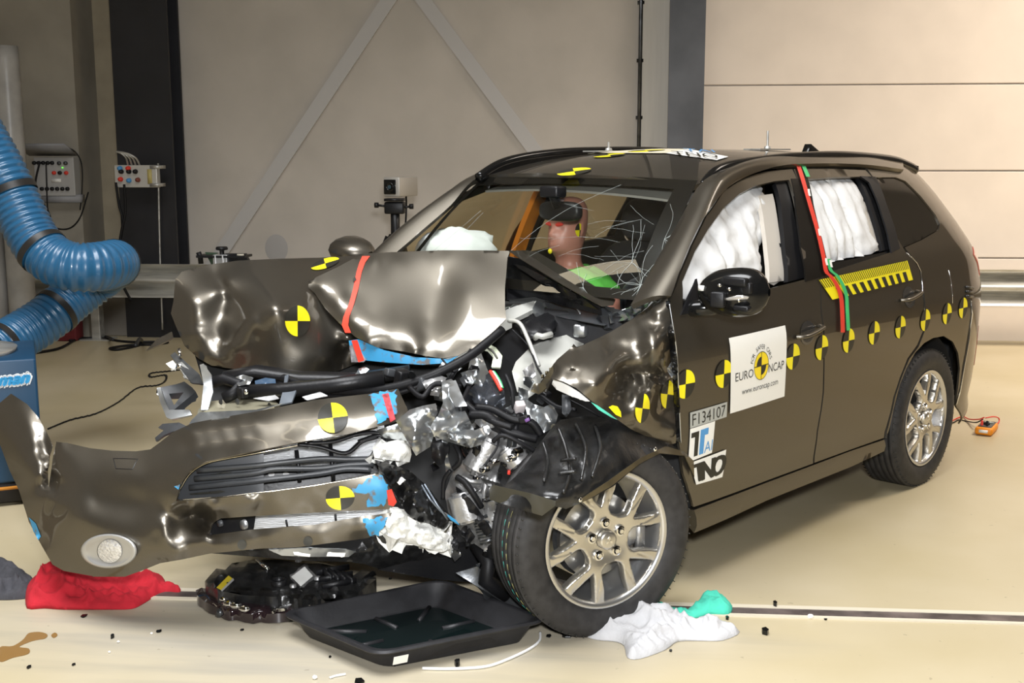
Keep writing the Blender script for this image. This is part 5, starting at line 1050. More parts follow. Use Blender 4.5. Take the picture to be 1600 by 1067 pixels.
panel('mirror_sail', S([(1062, 492), (1075, 462), (1087, 435), (1090, 460), (1097, 484)]), PLAST, CAR, off=.006, thick=.01)
# right mirror with cover
mirror(cpt(557, 391, 'y', -1.0), -1, PAINT, 'wing_mirror', True)
# tail lamp, rear bumper trims
panel('tail_lamp', [(-.60, 1.13), (-.72, 1.165), (-.85, 1.15), (-.93, 1.05), (-.90, .98), (-.80, 1.0), (-.70, 1.07)], mat('tail_lamp_red', (.6, .06, .05), .12, 0, coat=1), CAR, off=.005, thick=.01)
panel('tail_lamp_lower', [(-.80, .50), (-.93, .52), (-.95, .72), (-.82, .72)], mat('tail_lamp_dark_red', (.25, .02, .015), .12, 0, coat=1), CAR, off=.006, thick=.01)
bp_ = [(1520, 470), (1522, 490), (1517, 530), (1510, 570), (1503, 612), (1497, 632)]
MB().tube([sp3(*spix(x-4, y), .004) for x, y in bp_], .004, 6).build('bumper_edge_film', CHROME, CAR)
for y in (448, 455, 462): MB().tube([sp3(*spix(1508, y), .005), sp3(*spix(1519, y+2), .006)], .006, 6).build('bracket_clip', DKSTEEL, CAR)
tl_ = [(1482, 422), (1486, 440), (1488, 460), (1488, 474)]
MB().tube([sp3(*spix(*q), .001) for q in tl_], .0018, 4).build('bumper_seam', CHROME, CAR)
tl_ = [(1416, 394), (1425, 402), (1433, 411), (1438.5, 422), (1441, 450), (1444, 482), (1444.5, 500)]
MB().tube([sp3(*spix(*q), .001) for q in tl_], .002, 4).build('door_edge_shine', CHROME, CAR)
# ------------------------------------------------------------------ interior
def puff(name, outline, y, bulge, m=BAG, parent=None, folds=(), seed=0, step=.022, amp=.026, quilt=None):  # a cushion hanging in the side window (X, Z outline)
    ol = smooth_poly(outline, 4); vs, fs = tri2d(densify(ol, step), step); A = np.array([p[:2] for p in densify(ol, step)]); v = []
    for s_ in (1, -1):
        for x, z in vs:
            dd = np.linalg.norm(A-np.array([x, z]), axis=1).min(); h = bulge*math.sqrt(min(1, dd/.10))
            if quilt:
                for qx in quilt: h -= .035*math.exp(-((x-qx)/.018)**2)
            h += amp*noise.fractal(Vector((x*9+seed, z*9, s_)), 1, 2, 4)+.010*(1-abs(noise.noise(Vector((x*14+seed, z*7, s_+3)))*2.5))
            v.append((x, side(x, z)+y+s_*h, z))
    n = len(vs); F = [f for f in fs]+[tuple(n+i for i in f[::-1]) for f in fs]
    return mesh(name, v, F, m, parent or CAR)
fw = S([(1085, 470), (1092, 400), (1110, 360), (1135, 322), (1160, 302), (1190, 290), (1212, 288), (1222, 300), (1226, 340), (1222, 380), (1214, 435), (1200, 448), (1150, 458), (1110, 470)])
puff('curtain_airbag', fw, -.10, .045, seed=1, quilt=[spix(1140, 380)[0]-.02])
rw = S([(1258, 278), (1300, 278), (1338, 279), (1352, 290), (1368, 330), (1378, 365), (1384, 393), (1340, 404), (1294, 412), (1280, 370), (1268, 325)])
puff('curtain_airbag', rw, -.055, .03, seed=5, quilt=[spix(1310, 350)[0], spix(1340, 350)[0]], amp=.012)
panel('rear_window_lower_frame', S([(1291, 428), (1289, 413), (1340, 404), (1386, 394), (1400, 392), (1396, 397), (1340, 414)]), GLOSSBLK, CAR, off=-.012, thick=.01)
panel('pillar_trim', S([(1200, 306), (1222, 303), (1230, 345), (1235, 385), (1240, 440), (1217, 443), (1213, 380), (1207, 335)]), mat('beige_trim', (.52, .48, .42), .7), CAR, off=-.045, thick=.02)
panel('rear_pillar_trim', S([(1350, 300), (1366, 320), (1380, 360), (1386, 392), (1381, 393), (1372, 360)]), mat('beige_trim', (.52, .48, .42), .7), CAR, off=-.04, thick=.02)
panel('window_seal', S([(1218, 286), (1234, 282), (1246, 330), (1258, 385), (1268, 433), (1238, 441), (1233, 385), (1228, 330), (1222, 298)]), RUBBER, CAR, off=-.02, thick=.02)
panel('window_seal', S([(1347, 277), (1358, 284), (1376, 322), (1390, 366), (1397, 390), (1386, 392), (1376, 355), (1364, 318), (1353, 290)]), RUBBER, CAR, off=-.02, thick=.02)
MB().tube([cpt(1217, 380, 'y', .76), cpt(1208, 405, 'y', .75), cpt(1196, 432, 'y', .74)], .014, 6, squash=.3).build('seat_belt', PLAST, CAR)
def ellipsoid(c, r, n=20, m=14, R=None, amp=0, seed=0, p=1.0):
    v = []; F = []
    for i in range(m+1):
        th = math.pi*i/m
        for k in range(n):
            ph = 2*math.pi*k/n; d = np.array([math.sin(th)*math.cos(ph), math.sin(th)*math.sin(ph), math.cos(th)]); d = np.sign(d)*np.abs(d)**p
            q = d*np.array(r)*(1+amp*noise.fractal(Vector(d*2.2)+Vector((seed, 0, 0)), 1, 2, 3))
            if R is not None: q = np.array(R) @ q
            v.append(np.array(c)+q)
    for i in range(m):
        for k in range(n): F.append((i*n+k, (i+1)*n+k, (i+1)*n+(k+1) % n, i*n+(k+1) % n))
    return v, F
def seat(y):
    v, F = ellipsoid((.78, y, .86), (.10, .25, .36), p=.6, R=Matrix.Rotation(-.25, 3, 'Y')); s_ = mesh('seat_back', v, F, SEAT, CAR)
    v, F = ellipsoid((.66, y, 1.32), (.055, .14, .11), p=.65, R=Matrix.Rotation(-.2, 3, 'Y')); mesh('headrest', v, F, SEAT, s_)
    v, F = ellipsoid((1.08, y, .52), (.28, .26, .10), p=.6); mesh('seat_cushion', v, F, SEAT, CAR)
seat(.40); seat(-.40)
v, F = ellipsoid((-.02, 0, .88), (.10, .66, .34), p=.5, R=Matrix.Rotation(-.3, 3, 'Y')); mesh('rear_seat_back', v, F, SEAT, CAR)
# dashboard
dp = [(1.95, 1.02), (2.10, 1.04), (2.10, .6), (1.75, .6), (1.70, .92), (1.78, 1.0)]
MB().prism(dp, -.70, .70, Matrix(((1, 0, 0), (0, 0, 1), (0, 1, 0)))).build('dashboard', mat('dash_plastic', (.03, .03, .032), .6), CAR, bevel=.03)
b = MB(); n = 36
for k in range(n): pass
c = np.array([1.62, .40, .98]); R_ = Matrix.Rotation(math.radians(-62), 3, 'Y')
ringp = [c+np.array(R_ @ Vector((.185*math.cos(t), .185*math.sin(t), 0))) for t in np.linspace(0, 2*math.pi, 41)]
b.tube(ringp, .015, 8, cap=False).build('steering_wheel', PLASTG, CAR)
v, F = ellipsoid((1.60, .50, 1.0), (.10, .20, .20), amp=.22, seed=3, R=Matrix.Rotation(-.4, 3, 'Y')); mesh('driver_airbag', v, F, BAG, CAR)
pb = cpt(712, 402, 'd', 5.32)
v, F = ellipsoid((pb[0], pb[1], pb[2]), (.15, .20, .135), amp=.16, seed=8, p=.8); PB = mesh('passenger_airbag', v, F, mat('pale_airbag', (.80, .83, .80), .8, bump=.2, bump_scale=25), CAR)
# interior mirror
ic = cpt(876, 330, 'd', 4.95); v, F = ellipsoid(ic, (.03, .115, .043), p=.6); IM = mesh('interior_mirror', v, F, PLAST, CAR)
MB().tube([ic+np.array([.02, .0, .02]), ic+np.array([.06, 0, .09])], .022, 8).build('mirror_stalk', PLAST, IM)
MB().box(ic+np.array([.05, 0, .085]), (.07, .10, .05)).build('sensor_housing', PLAST, IM, bevel=.01)
# orange strip on the far pillar, far side windows
panel('far_pillar_strip', [(1.16, 1.10), (1.24, 1.10), (1.21, 1.56), (1.13, 1.56)], ORANGE, CAR, off=-.03, sgn=-1, thick=.03)
MB().tube([(1.14, -.64, 1.5), (1.05, -.6, 1.3), (1.0, -.52, 1.0)], .02, 6, squash=.2).build('seat_belt', mat('orange_belt', (.45, .16, .03), .6), CAR)
panel('far_window_glass', S(fwin), glass('amber_window', (.93, .86, .70), .03), CAR, off=-.01, sgn=-1, thick=.004)
panel('far_window_glass', S(rwin), glass('amber_window2', (.93, .86, .70), .03), CAR, off=-.01, sgn=-1, thick=.004)
# dark rear window pane seen through the cabin
mesh('rear_window', [(-.66, y, 1.50) if k else (-.98, y*1.1, 1.12) for k in (0, 1) for y in (-.52, .52)], [(0, 1, 3, 2)], mat('dark_rear_glass', (.05, .05, .05), .1), CAR)
# ------------------------------------------------------------------ the dummy
hx, hy = .98, .40
hp = cpt(888, 358, 'd', 5.22)
DM = empty('crash_test_dummy', (0, 0, 0), 0, 'brown crash test dummy with green shirt in the driving seat', 'dummy')
DM.location = (CAR.matrix_world @ Vector((0, 0, 0))); DM.rotation_euler = CAR.rotation_euler; DM.location = (CARX, CARY, 0)
def dl(v): return v
# head, neck, shoulders as one continuous lathe-like body of elliptical rings
HX, HY, HZ = hp
rings = [(-.50, .12, .23, -.02), (-.42, .13, .24, -.02), (-.30, .125, .235, -.02), (-.23, .11, .21, -.015), (-.195, .085, .15, -.012), (-.175, .066, .085, -.01), (-.155, .060, .063, -.005), (-.13, .060, .060, 0), (-.105, .072, .063, .012), (-.085, .086, .068, .018), (-.05, .096, .073, .014), (0, .101, .077, .004), (.05, .103, .078, 0), (.09, .098, .074, -.004), (.12, .082, .062, -.006), (.138, .055, .043, -.008), (.146, .02, .016, -.008), (.147, .001, .001, -.008)]
v = []; n = 40
P = smooth_poly([np.array(r) for r in rings], 4, False)
for h, rx, ry, dx in P:
    for k in range(n):
        t = 2*math.pi*k/n; ct, st = math.cos(t), math.sin(t); x = rx*ct; y = ry*st; f_ = max(0, ct)**2
        if -.12 < h < .12:
            fr_ = max(0, ct)
            nose = .026*math.exp(-((st*ry)/.013)**2)*math.exp(-((h+.018)/.022)**2)*(fr_ > 0)
            eye = -.012*(math.exp(-((abs(st*ry)-.032)/.014)**2)*math.exp(-((h-.012)/.014)**2))*(fr_ > 0)
            lip = .007*math.exp(-((st*ry)/.022)**2)*(math.exp(-((h+.058)/.007)**2)+math.exp(-((h+.072)/.007)**2))*(fr_ > 0)
            chin = .008*math.exp(-((st*ry)/.025)**2)*math.exp(-((h+.097)/.014)**2)*(fr_ > 0)
            brow = .006*math.exp(-((h-.036)/.012)**2)*(fr_ > .3)*math.exp(-(st*ry/.05)**4)
            x += nose+eye+lip+chin+brow
            ear = .014*math.exp(-((ct*rx+.005)/.016)**2)*math.exp(-((h+.005)/.03)**2); y += math.copysign(ear, st) if abs(st) > .8 else 0
        v.append((HX+dx+x, HY+y, HZ+h))
m_ = len(P); F = [(i*n+k, i*n+(k+1) % n, (i+1)*n+(k+1) % n, (i+1)*n+k) for i in range(m_-1) for k in range(n)]
mesh('body', v, F, SKINM, DM)
sv = []; rr2 = [(-.52, .15, .26, -.02), (-.42, .155, .265, -.02), (-.29, .155, .262, -.02), (-.225, .135, .235, -.01), (-.188, .112, .165, -.004), (-.168, .098, .12, -.002)]
for h, rx, ry, dx in smooth_poly([np.array(r) for r in rr2], 4, False):
    for k in range(n): t = 2*math.pi*k/n; w_ = 1+.04*math.sin(t*9+h*60); sv.append((HX+dx+rx*math.cos(t)*w_, HY+ry*math.sin(t)*w_, HZ+h+.006*math.sin(t*7)))
m2 = len(sv)//n; mesh('green_shirt', sv, [(i*n+k, i*n+(k+1) % n, (i+1)*n+(k+1) % n, (i+1)*n+k) for i in range(m2-1) for k in range(n)], GREENC, DM)
for s_ in (1, -1):                                        # arms reaching forward into the airbag
    MB().tube(smooth_poly([(HX-.02, HY+s_*.22, HZ-.32), (HX+.06, HY+s_*.27, HZ-.44), (HX+.14, HY+s_*.28, HZ-.56), (HX+.30, HY+s_*.22, HZ-.54), (HX+.44, HY+s_*.17, HZ-.48)], 4, False), [.06]*5+[.052]*5+[.045]*4+[.04]*3, 12).build('arm', SKINM, DM)
quad_disc(lambda u, v_: np.array([HX+.02-.027*u, HY+.084-.003*(u*u+v_*v_), HZ+.0+.03*v_]), 'head_marker', [YEL, BLK], DM, 24, 3)
MB().add(*ellipsoid((HX+.108, HY-.015, HZ-.095), (.006, .012, .012), 10, 8)).build('chin_marker', YEL, DM)
MB().add(*ellipsoid((HX+.098, HY+.0, HZ+.028), (.008, .055, .012), 14, 8)).build('red_band', REDT, DM)
# ------------------------------------------------------------------ things on the floor
def floor_poly(px): return [wpt(x, y, 'z', 0)[:2] for x, y in px]
def cloth(name, outline, m, h, label, cat, seed, freq=7, step=.008, folds=()):
    ol = smooth_poly(floor_poly(outline), 3); den = densify(ol, step); vs, fs = tri2d(den, step); A = np.array([p[:2] for p in den]); top, bot = [], []
    for x, y in vs:
        d = np.linalg.norm(A-np.array([x, y]), axis=1).min(); e = min(1, d/.05)
        wx_, wy_ = x+.05*noise.noise(Vector((x*6, y*6, seed))), y+.05*noise.noise(Vector((x*6, y*6, seed+9)))
        r1 = 1-abs(noise.noise(Vector((wx_*freq*1.5+seed, wy_*freq*1.5, seed)))*2); r2 = 1-abs(noise.noise(Vector((wx_*freq*3.2+seed, wy_*freq*3.2, seed+4)))*2); r3 = noise.noise(Vector((x*3+seed, y*3, 0)))
        z = .003+.010*min(1, d/.012)+h*e**.7*max(.08, .12+.55*max(0,r1)**1.5+.5*r3)
        z += .030*(max(0, r2)**1.2-.45)*e*(.5+.5*max(0, r1))+.002*noise.noise(Vector((x*60, y*60, seed)))*e; z = max(z, .003)
        for fx, fy, fr_, fh in folds: z += fh*math.exp(-((x-fx)**2+(y-fy)**2)/fr_**2)
        top.append((x, y, z)); bot.append((x, y, .001))
    n = len(vs); F = list(fs)+[tuple(n+i for i in f[::-1]) for f in fs]
    c = np.array(top).mean(0); c[2] = 0
    bd = len(den); F += [(i, (i+1) % bd, n+(i+1) % bd, n+i)[::-1] for i in range(bd)]
    o = mesh(name, [np.array(p)-c for p in top+bot], F, m); o.location = c; bm = bmesh.new(); bm.from_mesh(o.data); bmesh.ops.recalc_face_normals(bm, faces=bm.faces); bm.to_mesh(o.data); bm.free()
    return thing(o, label, cat)
def clothmat(n, c, a=.12): return mat(n, c, .9, noise_amt=a, noise_scale=14, bump=.25, bump_scale=120)
RAGG = 'cleaning rags on the floor'
def rf(px, py, r, h): p = wpt(px, py, 'z', 0); return (p[0], p[1], r, h)
cloth('cloth', [(42, 951), (44, 930), (58, 918), (82, 905), (120, 908), (200, 908), (235, 905), (256, 908), (262, 916), (282, 922), (280, 928), (258, 927), (240, 934), (222, 945), (205, 952), (170, 953), (100, 953), (70, 951)], clothmat('red_cloth', (.46, .010, .022)), .045, 'bright red cloth lying under the fallen bumper corner', 'cloth', 2.0, folds=[rf(80, 925, .12, .05), rf(140, 925, .15, .04)])
cloth('cloth', [(-60, 935), (-40, 900), (0, 893), (25, 892), (48, 905), (58, 918), (52, 930), (38, 936), (0, 938)], clothmat('grey_cloth', (.045, .045, .052), .3), .06, 'dark grey cloth beside the red cloth at the left', 'cloth', 5.0)
cloth('cloth', [(909, 990), (918, 972), (935, 958), (960, 956), (982, 955), (990, 965), (1010, 967), (1025, 972), (1050, 966), (1062, 974), (1075, 976), (1098, 972), (1110, 966), (1118, 980), (1156, 988), (1130, 1001), (1098, 1002), (1060, 1003), (1040, 1016), (1000, 1030), (980, 1028), (975, 1010), (960, 1003), (930, 1000)], clothmat('white_cloth', (.50, .50, .51), .05), .055, 'crumpled white cloth in front of the wheel', 'cloth', 9.0, folds=[rf(960, 968, .10, .05), rf(1020, 985, .10, .03)])
cloth('cloth', [(1000, 960), (1020, 950), (1032, 945), (1062, 958), (1090, 950), (1098, 940), (1130, 944), (1144, 952), (1138, 962), (1110, 962), (1088, 966), (1060, 968), (1030, 968)], clothmat('green_rag', (.06, .50, .36)), .04, 'mint green cloth behind the white cloth', 'cloth', 13.0, folds=[rf(1110, 950, .08, .03)])
# drip tray
tr = [wpt(*q, 'z', .0) for q in ((592, 1057), (852, 981), (688, 931), (447, 972))]
T0, T1 = np.array(tr[0]), np.array(tr[1]); T3 = np.array(tr[3])
top = [wpt(*q, 'z', .085)[:2] for q in ((590, 1022), (857, 968), (690, 905), (438, 957))]
tc = np.mean(top, 0)
def rrect(q, inset, r, n=6):
    q = [np.array(p)+(tc-np.array(p))/np.linalg.norm(tc-np.array(p))*inset*1.41 for p in q]; out = []
    for i in range(4):
        p, a, b_ = q[i], q[i-1], q[(i+1) % 4]; u, w = (a-p)/np.linalg.norm(a-p), (b_-p)/np.linalg.norm(b_-p)
        for k in range(n+1):
            t = k/n; out.append((p+u*r)*(1-t)**2+2*p*t*(1-t)+(p+w*r)*t*t)
    return out
lv = [(.055, .003, .05), (.02, .072, .06), (.0, .074, .06), (-.004, .080, .06), (.0, .087, .06), (.012, .088, .06), (.020, .083, .06), (.05, .016, .05), (.06, .010, .045)]
V = []; n = None
for ins, z, r in lv:
    ring_ = rrect(top, ins, r); n = len(ring_); V += [(p[0]-tc[0], p[1]-tc[1], z) for p in ring_]
F = [(i*n+k, i*n+(k+1) % n, (i+1)*n+(k+1) % n, (i+1)*n+k) for i in range(len(lv)-1) for k in range(n)]+[tuple((len(lv)-1)*n+k for k in range(n)), tuple(range(n-1, -1, -1))]
TRAYM = mat('tray_plastic', (.016, .016, .018), .45, noise_amt=.2, noise_scale=20, bump=.05, bump_scale=100)
TRAY = mesh('drip_tray', V, F, TRAYM, auto=40); TRAY.location = (tc[0], tc[1], .001)
thing(TRAY, 'large black plastic drip tray on the floor beneath the crushed front', 'tray')
rb = MB(); q = [np.array(p)-tc for p in top]
def tq(u, v_): return (q[0]*(1-u)+q[1]*u)*(1-v_)+(q[3]*(1-u)+q[2]*u)*v_
for a_, c_ in (((.16, .12), (.34, .30)), ((.5, .12), (.5, .34)), ((.84, .12), (.66, .30)), ((.12, .5), (.32, .5)), ((.88, .5), (.68, .5)), ((.16, .88), (.34, .70)), ((.5, .88), (.5, .66)), ((.84, .88), (.66, .70))):
    a, c = tq(*a_), tq(*c_); rb.tube([(a[0], a[1], .012), (c[0], c[1], .012)], .009, 8)
rb.build('rib', TRAYM, TRAY)
f0 = [wpt(623, 1048, 'z', .03), wpt(639, 1045, 'z', .03)]
a, c = np.array(top[0]), np.array(top[1]); u = (c-a)/np.linalg.norm(c-a); nn = np.array([u[1], -u[0]]); 
s0 = a+u*.055+nn*-.002; s1 = s0+u*.05
v = [np.array([s0[0]-tc[0], s0[1]-tc[1], .03])-np.append(nn, 0)*.018, np.array([s1[0]-tc[0], s1[1]-tc[1], .03])-np.append(nn, 0)*.018, np.array([s1[0]-tc[0], s1[1]-tc[1], .062])-np.append(nn, 0)*.004, np.array([s0[0]-tc[0], s0[1]-tc[1], .062])-np.append(nn, 0)*.004]
v = [p+np.append(nn, 0)*.006 for p in v]
mesh('paper_label', v, [(0, 1, 2, 3)], WHT, TRAY, smooth=False, thick=.001, label='small white paper label')
# the tray's own gloss, laid in as a thin dark shiny film
vv = [(p[0]-tc[0], p[1]-tc[1], .0125) for p in rrect(top, .062, .045)]
mesh('gloss_film', vv, [tuple(range(len(vv)))], mat('dark_gloss', (.004, .008, .008), .03), TRAY, smooth=False)
# fallen headlamp
HL = empty('headlamp', tuple(wpt(440, 935, 'z', 0)), 0, 'broken black headlamp unit lying on the floor between red cloth and tray', 'headlamp')
HLo = np.array(HL.location)
def hpt(px, py, z): return wpt(px, py, 'z', z)-HLo
def hl_solid(name, pix, z0, z1, m, seed=0, amp=.0, step=7, parent=None, lab=None):
    vs, fs = tri2d(densify(pix, step), step); A = np.array([p[:2] for p in densify(pix, step)]); V = []
    for x, y in vs:
        d = np.linalg.norm(A-np.array([x, y]), axis=1).min(); e = min(1, d/10)
        V.append(hpt(x, y, z1*(.75+.25*e)+amp*noise.noise(Vector((x/14, y/9, seed)))))
    nb = len(densify(pix, step)); n = len(V)
    V += [np.array([p[0]*1.0, p[1]*1.0, z0]) for p in V[:nb]]
    F = face_w(V, fs)+[(i, (i+1) % nb, n+(i+1) % nb, n+i) for i in range(nb)]
    return mesh(name, V, F, m, parent or HL, auto=50, label=lab)
def face_w(V, fs):
    out = []
    for f in fs:
        n_ = np.cross(np.array(V[f[1]])-V[f[0]], np.array(V[f[2]])-V[f[0]]); out.append(f if n_[2] > 0 else f[::-1])
    return out
hl_solid('housing', [(320, 908), (338, 888), (352, 890), (362, 880), (400, 874), (440, 874), (470, 880), (500, 880), (530, 886), (550, 900), (566, 890), (586, 895), (588, 905), (560, 925), (525, 940), (490, 938), (440, 933), (380, 930), (340, 922), (322, 916)], .02, .11, SCUFF, 3, .018)
hl_solid('lens', [(306, 922), (315, 918), (345, 926), (400, 934), (450, 936), (500, 934), (530, 940), (490, 950), (445, 958), (395, 960), (350, 954), (320, 940), (308, 930)], .004, .05, mat('dark_red_lens', (.018, .010, .012), .08, 0, coat=1), 6, .006)
hl_solid('chrome_reflector', [(420, 944), (436, 940), (470, 936), (490, 930), (504, 934), (502, 941), (470, 948), (438, 956), (424, 957)], .05, .062, CHROME, 9, .02, 4)
for x, y in ((349, 936), (357, 943), (368, 946), (382, 951)): MB().add(*ellipsoid(hpt(x, y, .056), (.022, .014, .012), 10, 8, amp=.3, seed=x)).build('chrome_reflector', CHROME, HL)
CU = hl_solid('control_unit', [(448, 901), (478, 879), (497, 900), (472, 924)], .09, .135, mat('silver_case', (.55, .55, .55), .35, .7), 1, 0, 6)
def flat(name, pix, z, m, parent): V = [hpt(x, y, z) for x, y in pix]; return mesh(name, V, face_w(V, [tuple(range(len(V)))]), m, parent, smooth=False)
flat('paper_label', [(455, 901), (476, 885), (489, 900), (470, 916)], .137, mat('paper_white', (.75, .75, .72), .6), CU)
for x, y in ((466, 877), (496, 905), (458, 917)): MB().lathe([(.0001, .01), (.012, .01), (.013, 0)], 10, 'z', hpt(x, y, .115)).build('screw', ALU, CU)
YS = flat('warning_sticker', [(338, 918), (357, 899), (364, 904), (346, 922)], .118, mat('label_yellow', (.75, .58, .03), .5), HL)
flat('sticker_text', [(345, 922), (364, 903), (366, 906), (347, 924)], .119, mat('label_grey', (.45, .45, .45), .5), YS)
MB().tube([hpt(402, 875, .13), hpt(412, 884, .13), hpt(420, 890, .12)], .008, 6).build('wire_clip', CHROME, HL)
MB().lathe([(.028, .0), (.03, .02), (.022, .02), (.02, .006)], 20, 'z', hpt(436, 913, .115)).build('bulb_socket', PLAST, HL)
for k in range(4): MB().box(hpt(510+k*11, 898+k*2, .115), (.012, .10, .03), Matrix.Rotation(.6, 3, 'Z')).build('cooling_rib', PLAST, HL)
for k in range(3): MB().box(hpt(520+k*5, 890+k*11, .118), (.13, .010, .02), Matrix.Rotation(.6, 3, 'Z')).build('cooling_rib', PLAST, HL)
MB().tube([hpt(525, 938, .07), hpt(555, 918, .09), hpt(583, 897, .10)], .014, 8).build('mounting_arm', GLOSSBLK, HL)
MB().tube([hpt(342, 962, 0), hpt(345, 955, .03)], .014, 8).build('mounting_foot', DKSTEEL, HL)
# cords and cables on the floor
def cord(name, pts, r, m, label, coil=None, cat='cable', sm=6):
    P = smooth_poly([wpt(x, y, 'z', r*1.05+z) for x, y, z in [(p+(0,))[:3] for p in pts]], sm, False)
    if coil: P = [p+np.array([0, coil*math.sin(i*1.15), coil*.0]) for i, p in enumerate(smooth_poly(P, 4, False))]
    c = np.array(P).mean(0); c[2] = 0; o = MB().tube([p-c for p in P], r, 6).build(name, m); o.location = c; return thing(o, label, cat)
cord('cable', [(540, 1053), (524, 1056), (515, 1059)], .004, mat('white_cable', (.8, .8, .78), .5), 'short white cable end sticking out left of the drip tray')
cord('cable', [(660, 1044), (690, 1045), (730, 1044), (765, 1040), (800, 1027), (830, 1012), (843, 1000), (844, 988)], .005, mat('white_cable', (.8, .8, .78), .5), 'thin white cable curving around the right corner of the drip tray')
cord('coiled_cord', [(75, 670), (110, 656), (150, 646), (185, 628), (215, 606), (245, 602), (258, 595), (258, 586), (236, 589), (236, 583), (262, 580), (285, 577)], .0055, RUBBER, 'black coiled cord running across the floor from the blue cabinet to the car', .012)
cord('cable', [(40, 553), (90, 545), (120, 530), (145, 528), (160, 526), (170, 527, .05), (176, 531, .3)], .012, RUBBER, 'thick black cable on the floor behind the blue hose')
cord('cable', [(108, 532), (150, 528), (200, 534), (250, 534), (262, 535), (240, 538), (205, 539), (172, 544), (185, 546), (215, 540), (222, 533, .03), (218, 529, .3), (212, 540, .65)], .011, RUBBER, 'looped black cable lying at the foot of the black column')
def flat_w(name, pts, z, m):
    P = [wpt(*p, 'z', z) for p in pts]; return P
# brown spill
for pix, lab in (([(0, 1034), (0, 1012), (20, 1010), (36, 1000), (45, 990), (62, 988), (74, 992), (70, 998), (50, 1002), (30, 1011), (45, 1014), (44, 1022), (20, 1028)], 'brown oily spill on the floor at the left front corner'), ([(80, 993), (86, 989), (90, 993), (84, 997)], 'small brown drop beside the larger oily spill')):
    pp = smooth_poly(floor_poly(pix), 4); c = np.mean([p[:2] for p in pp], 0); v = [(p[0]-c[0], p[1]-c[1], .0015) for p in pp]; v = [(x, y, 0) for x, y, z in v]+v; n = len(pp)
    o = mesh('oil_spill', v, face_w(v, [tuple(range(n, 2*n))])+[(i, (i+1) % n, n+(i+1) % n, n+i) for i in range(n)], mat('brown_fluid', (.24, .13, .035), .22), smooth=False); o.location = (*c, .0006); thing(o, lab, 'spill')
# black plastic shards and glass crumbs
SHD = [(1196, 990, 12, 'black plastic shard on the pale floor right of the white cloth', 8), (1136, 967, 8, 'small black shard just below the mint green cloth', 4), (885, 993, 22, 'large black shard between tray corner and front wheel', 3), (858, 994, 10, 'black sliver beside the tray corner', 2), (866, 983, 7, 'black crumb behind the sliver near the tray', 3), (1048, 1017, 7, 'black shard at the lower edge of the white cloth', 2), (1211, 949, 9, 'black rubber bit lying on the floor slot', 10), (715, 1040, 9, 'black round nut by the white cable', 9), (560, 1066, 18, 'black shard at the bottom edge below the drip tray', 3), (516, 1027, 5, 'tiny black chip left of the drip tray', 2), (378, 985, 6, 'black chip on the floor below the headlamp', 2), (176, 997, 6, 'black chip below the red cloth', 6), (46, 1043, 8, 'black chip near the oily spill', 3), (132, 963, 10, 'brownish sliver under the red cloth', 2), (115, 1039, 6, 'dark sliver at the bottom left', 2), (1290, 968, 6, 'black sliver beyond the slot on the right', 2), (610, 905, 6, 'black crumb behind the drip tray', 3), (248, 987, 9, 'thin dark sliver left of the headlamp', 2)]
rr = random.Random(21)
for x, y, s_, lab, h in SHD:
    c = wpt(x, y, 'z', 0); sc_ = s_/2*np.linalg.norm(c-c_o)/FPX; b = MB(); n = rr.choice((5, 6, 7)); pl = [(sc_*rr.uniform(.6, 1.1)*math.cos(2*math.pi*k/n), sc_*rr.uniform(.8, 1.6)*math.sin(2*math.pi*k/n)) for k in range(n)]
    o = b.prism(pl, .0, h*.0022).build('plastic_shard' if 'nut' not in lab else 'nut', GLOSSBLK, smooth=False, bevel=.001); o.location = (c[0], c[1], .0005); thing(o, lab, 'debris')
for x, y, s_, lab, m_ in ((1266, 966, 9, 'clear glass crumb beyond the slot at the right', WHT), (492, 1061, 8, 'pale crumb left of the white cable end', WHT), (237, 991, 4, 'white crumb left of the headlamp', WHT), (185, 1004, 4, 'white crumb below the red cloth', WHT), (171, 1020, 4, 'white crumb nearest to the oily spill', WHT)):
    c = wpt(x, y, 'z', 0); sc_ = s_/2*np.linalg.norm(c-c_o)/FPX; o = MB().add(*ellipsoid((0, 0, sc_*.7), (sc_, sc_, sc_*.7), 8, 6, amp=.3, seed=x)).build('glass_crumb', m_, smooth=False); o.location = (c[0], c[1], .0006); thing(o, lab, 'debris')
# multimeter
mc_ = wpt(1541, 676, 'z', 0); MU = empty('multimeter', tuple(mc_), 0, 'orange multimeter with leads on the floor behind the rear wheel', 'multimeter'); MU.rotation_euler = (0, 0, math.radians(62))
ORG = mat('orange_rubber', (.80, .27, .01), .5)
MB().box((0, 0, .026), (.20, .10, .044)).build('case', ORG, MU, bevel=.012)
MB().box((.01, 0, .049), (.16, .076, .008)).build('front_plate', PLASTG, MU, bevel=.003); MB().box((.055, 0, .055), (.045, .06, .006)).build('display', mat('lcd_grey', (.28, .30, .26), .2), MU); MB().lathe([(.0001, .014), (.018, .012), (.02, 0)], 20, 'z', (-.005, 0, .052)).build('dial', PLAST, MU)
MB().box((-.101, 0, .028), (.004, .05, .018)).build('paper_label', WHT, MU)
def lead(pts, m, nm):
    R_ = Matrix.Rotation(-math.radians(62), 3, 'Z'); P = [np.array(R_ @ Vector(wpt(*p[:2], 'z', p[2])-mc_)) for p in pts]; MB().tube(smooth_poly(P, 5, False), .004, 6).build(nm, m, MU)
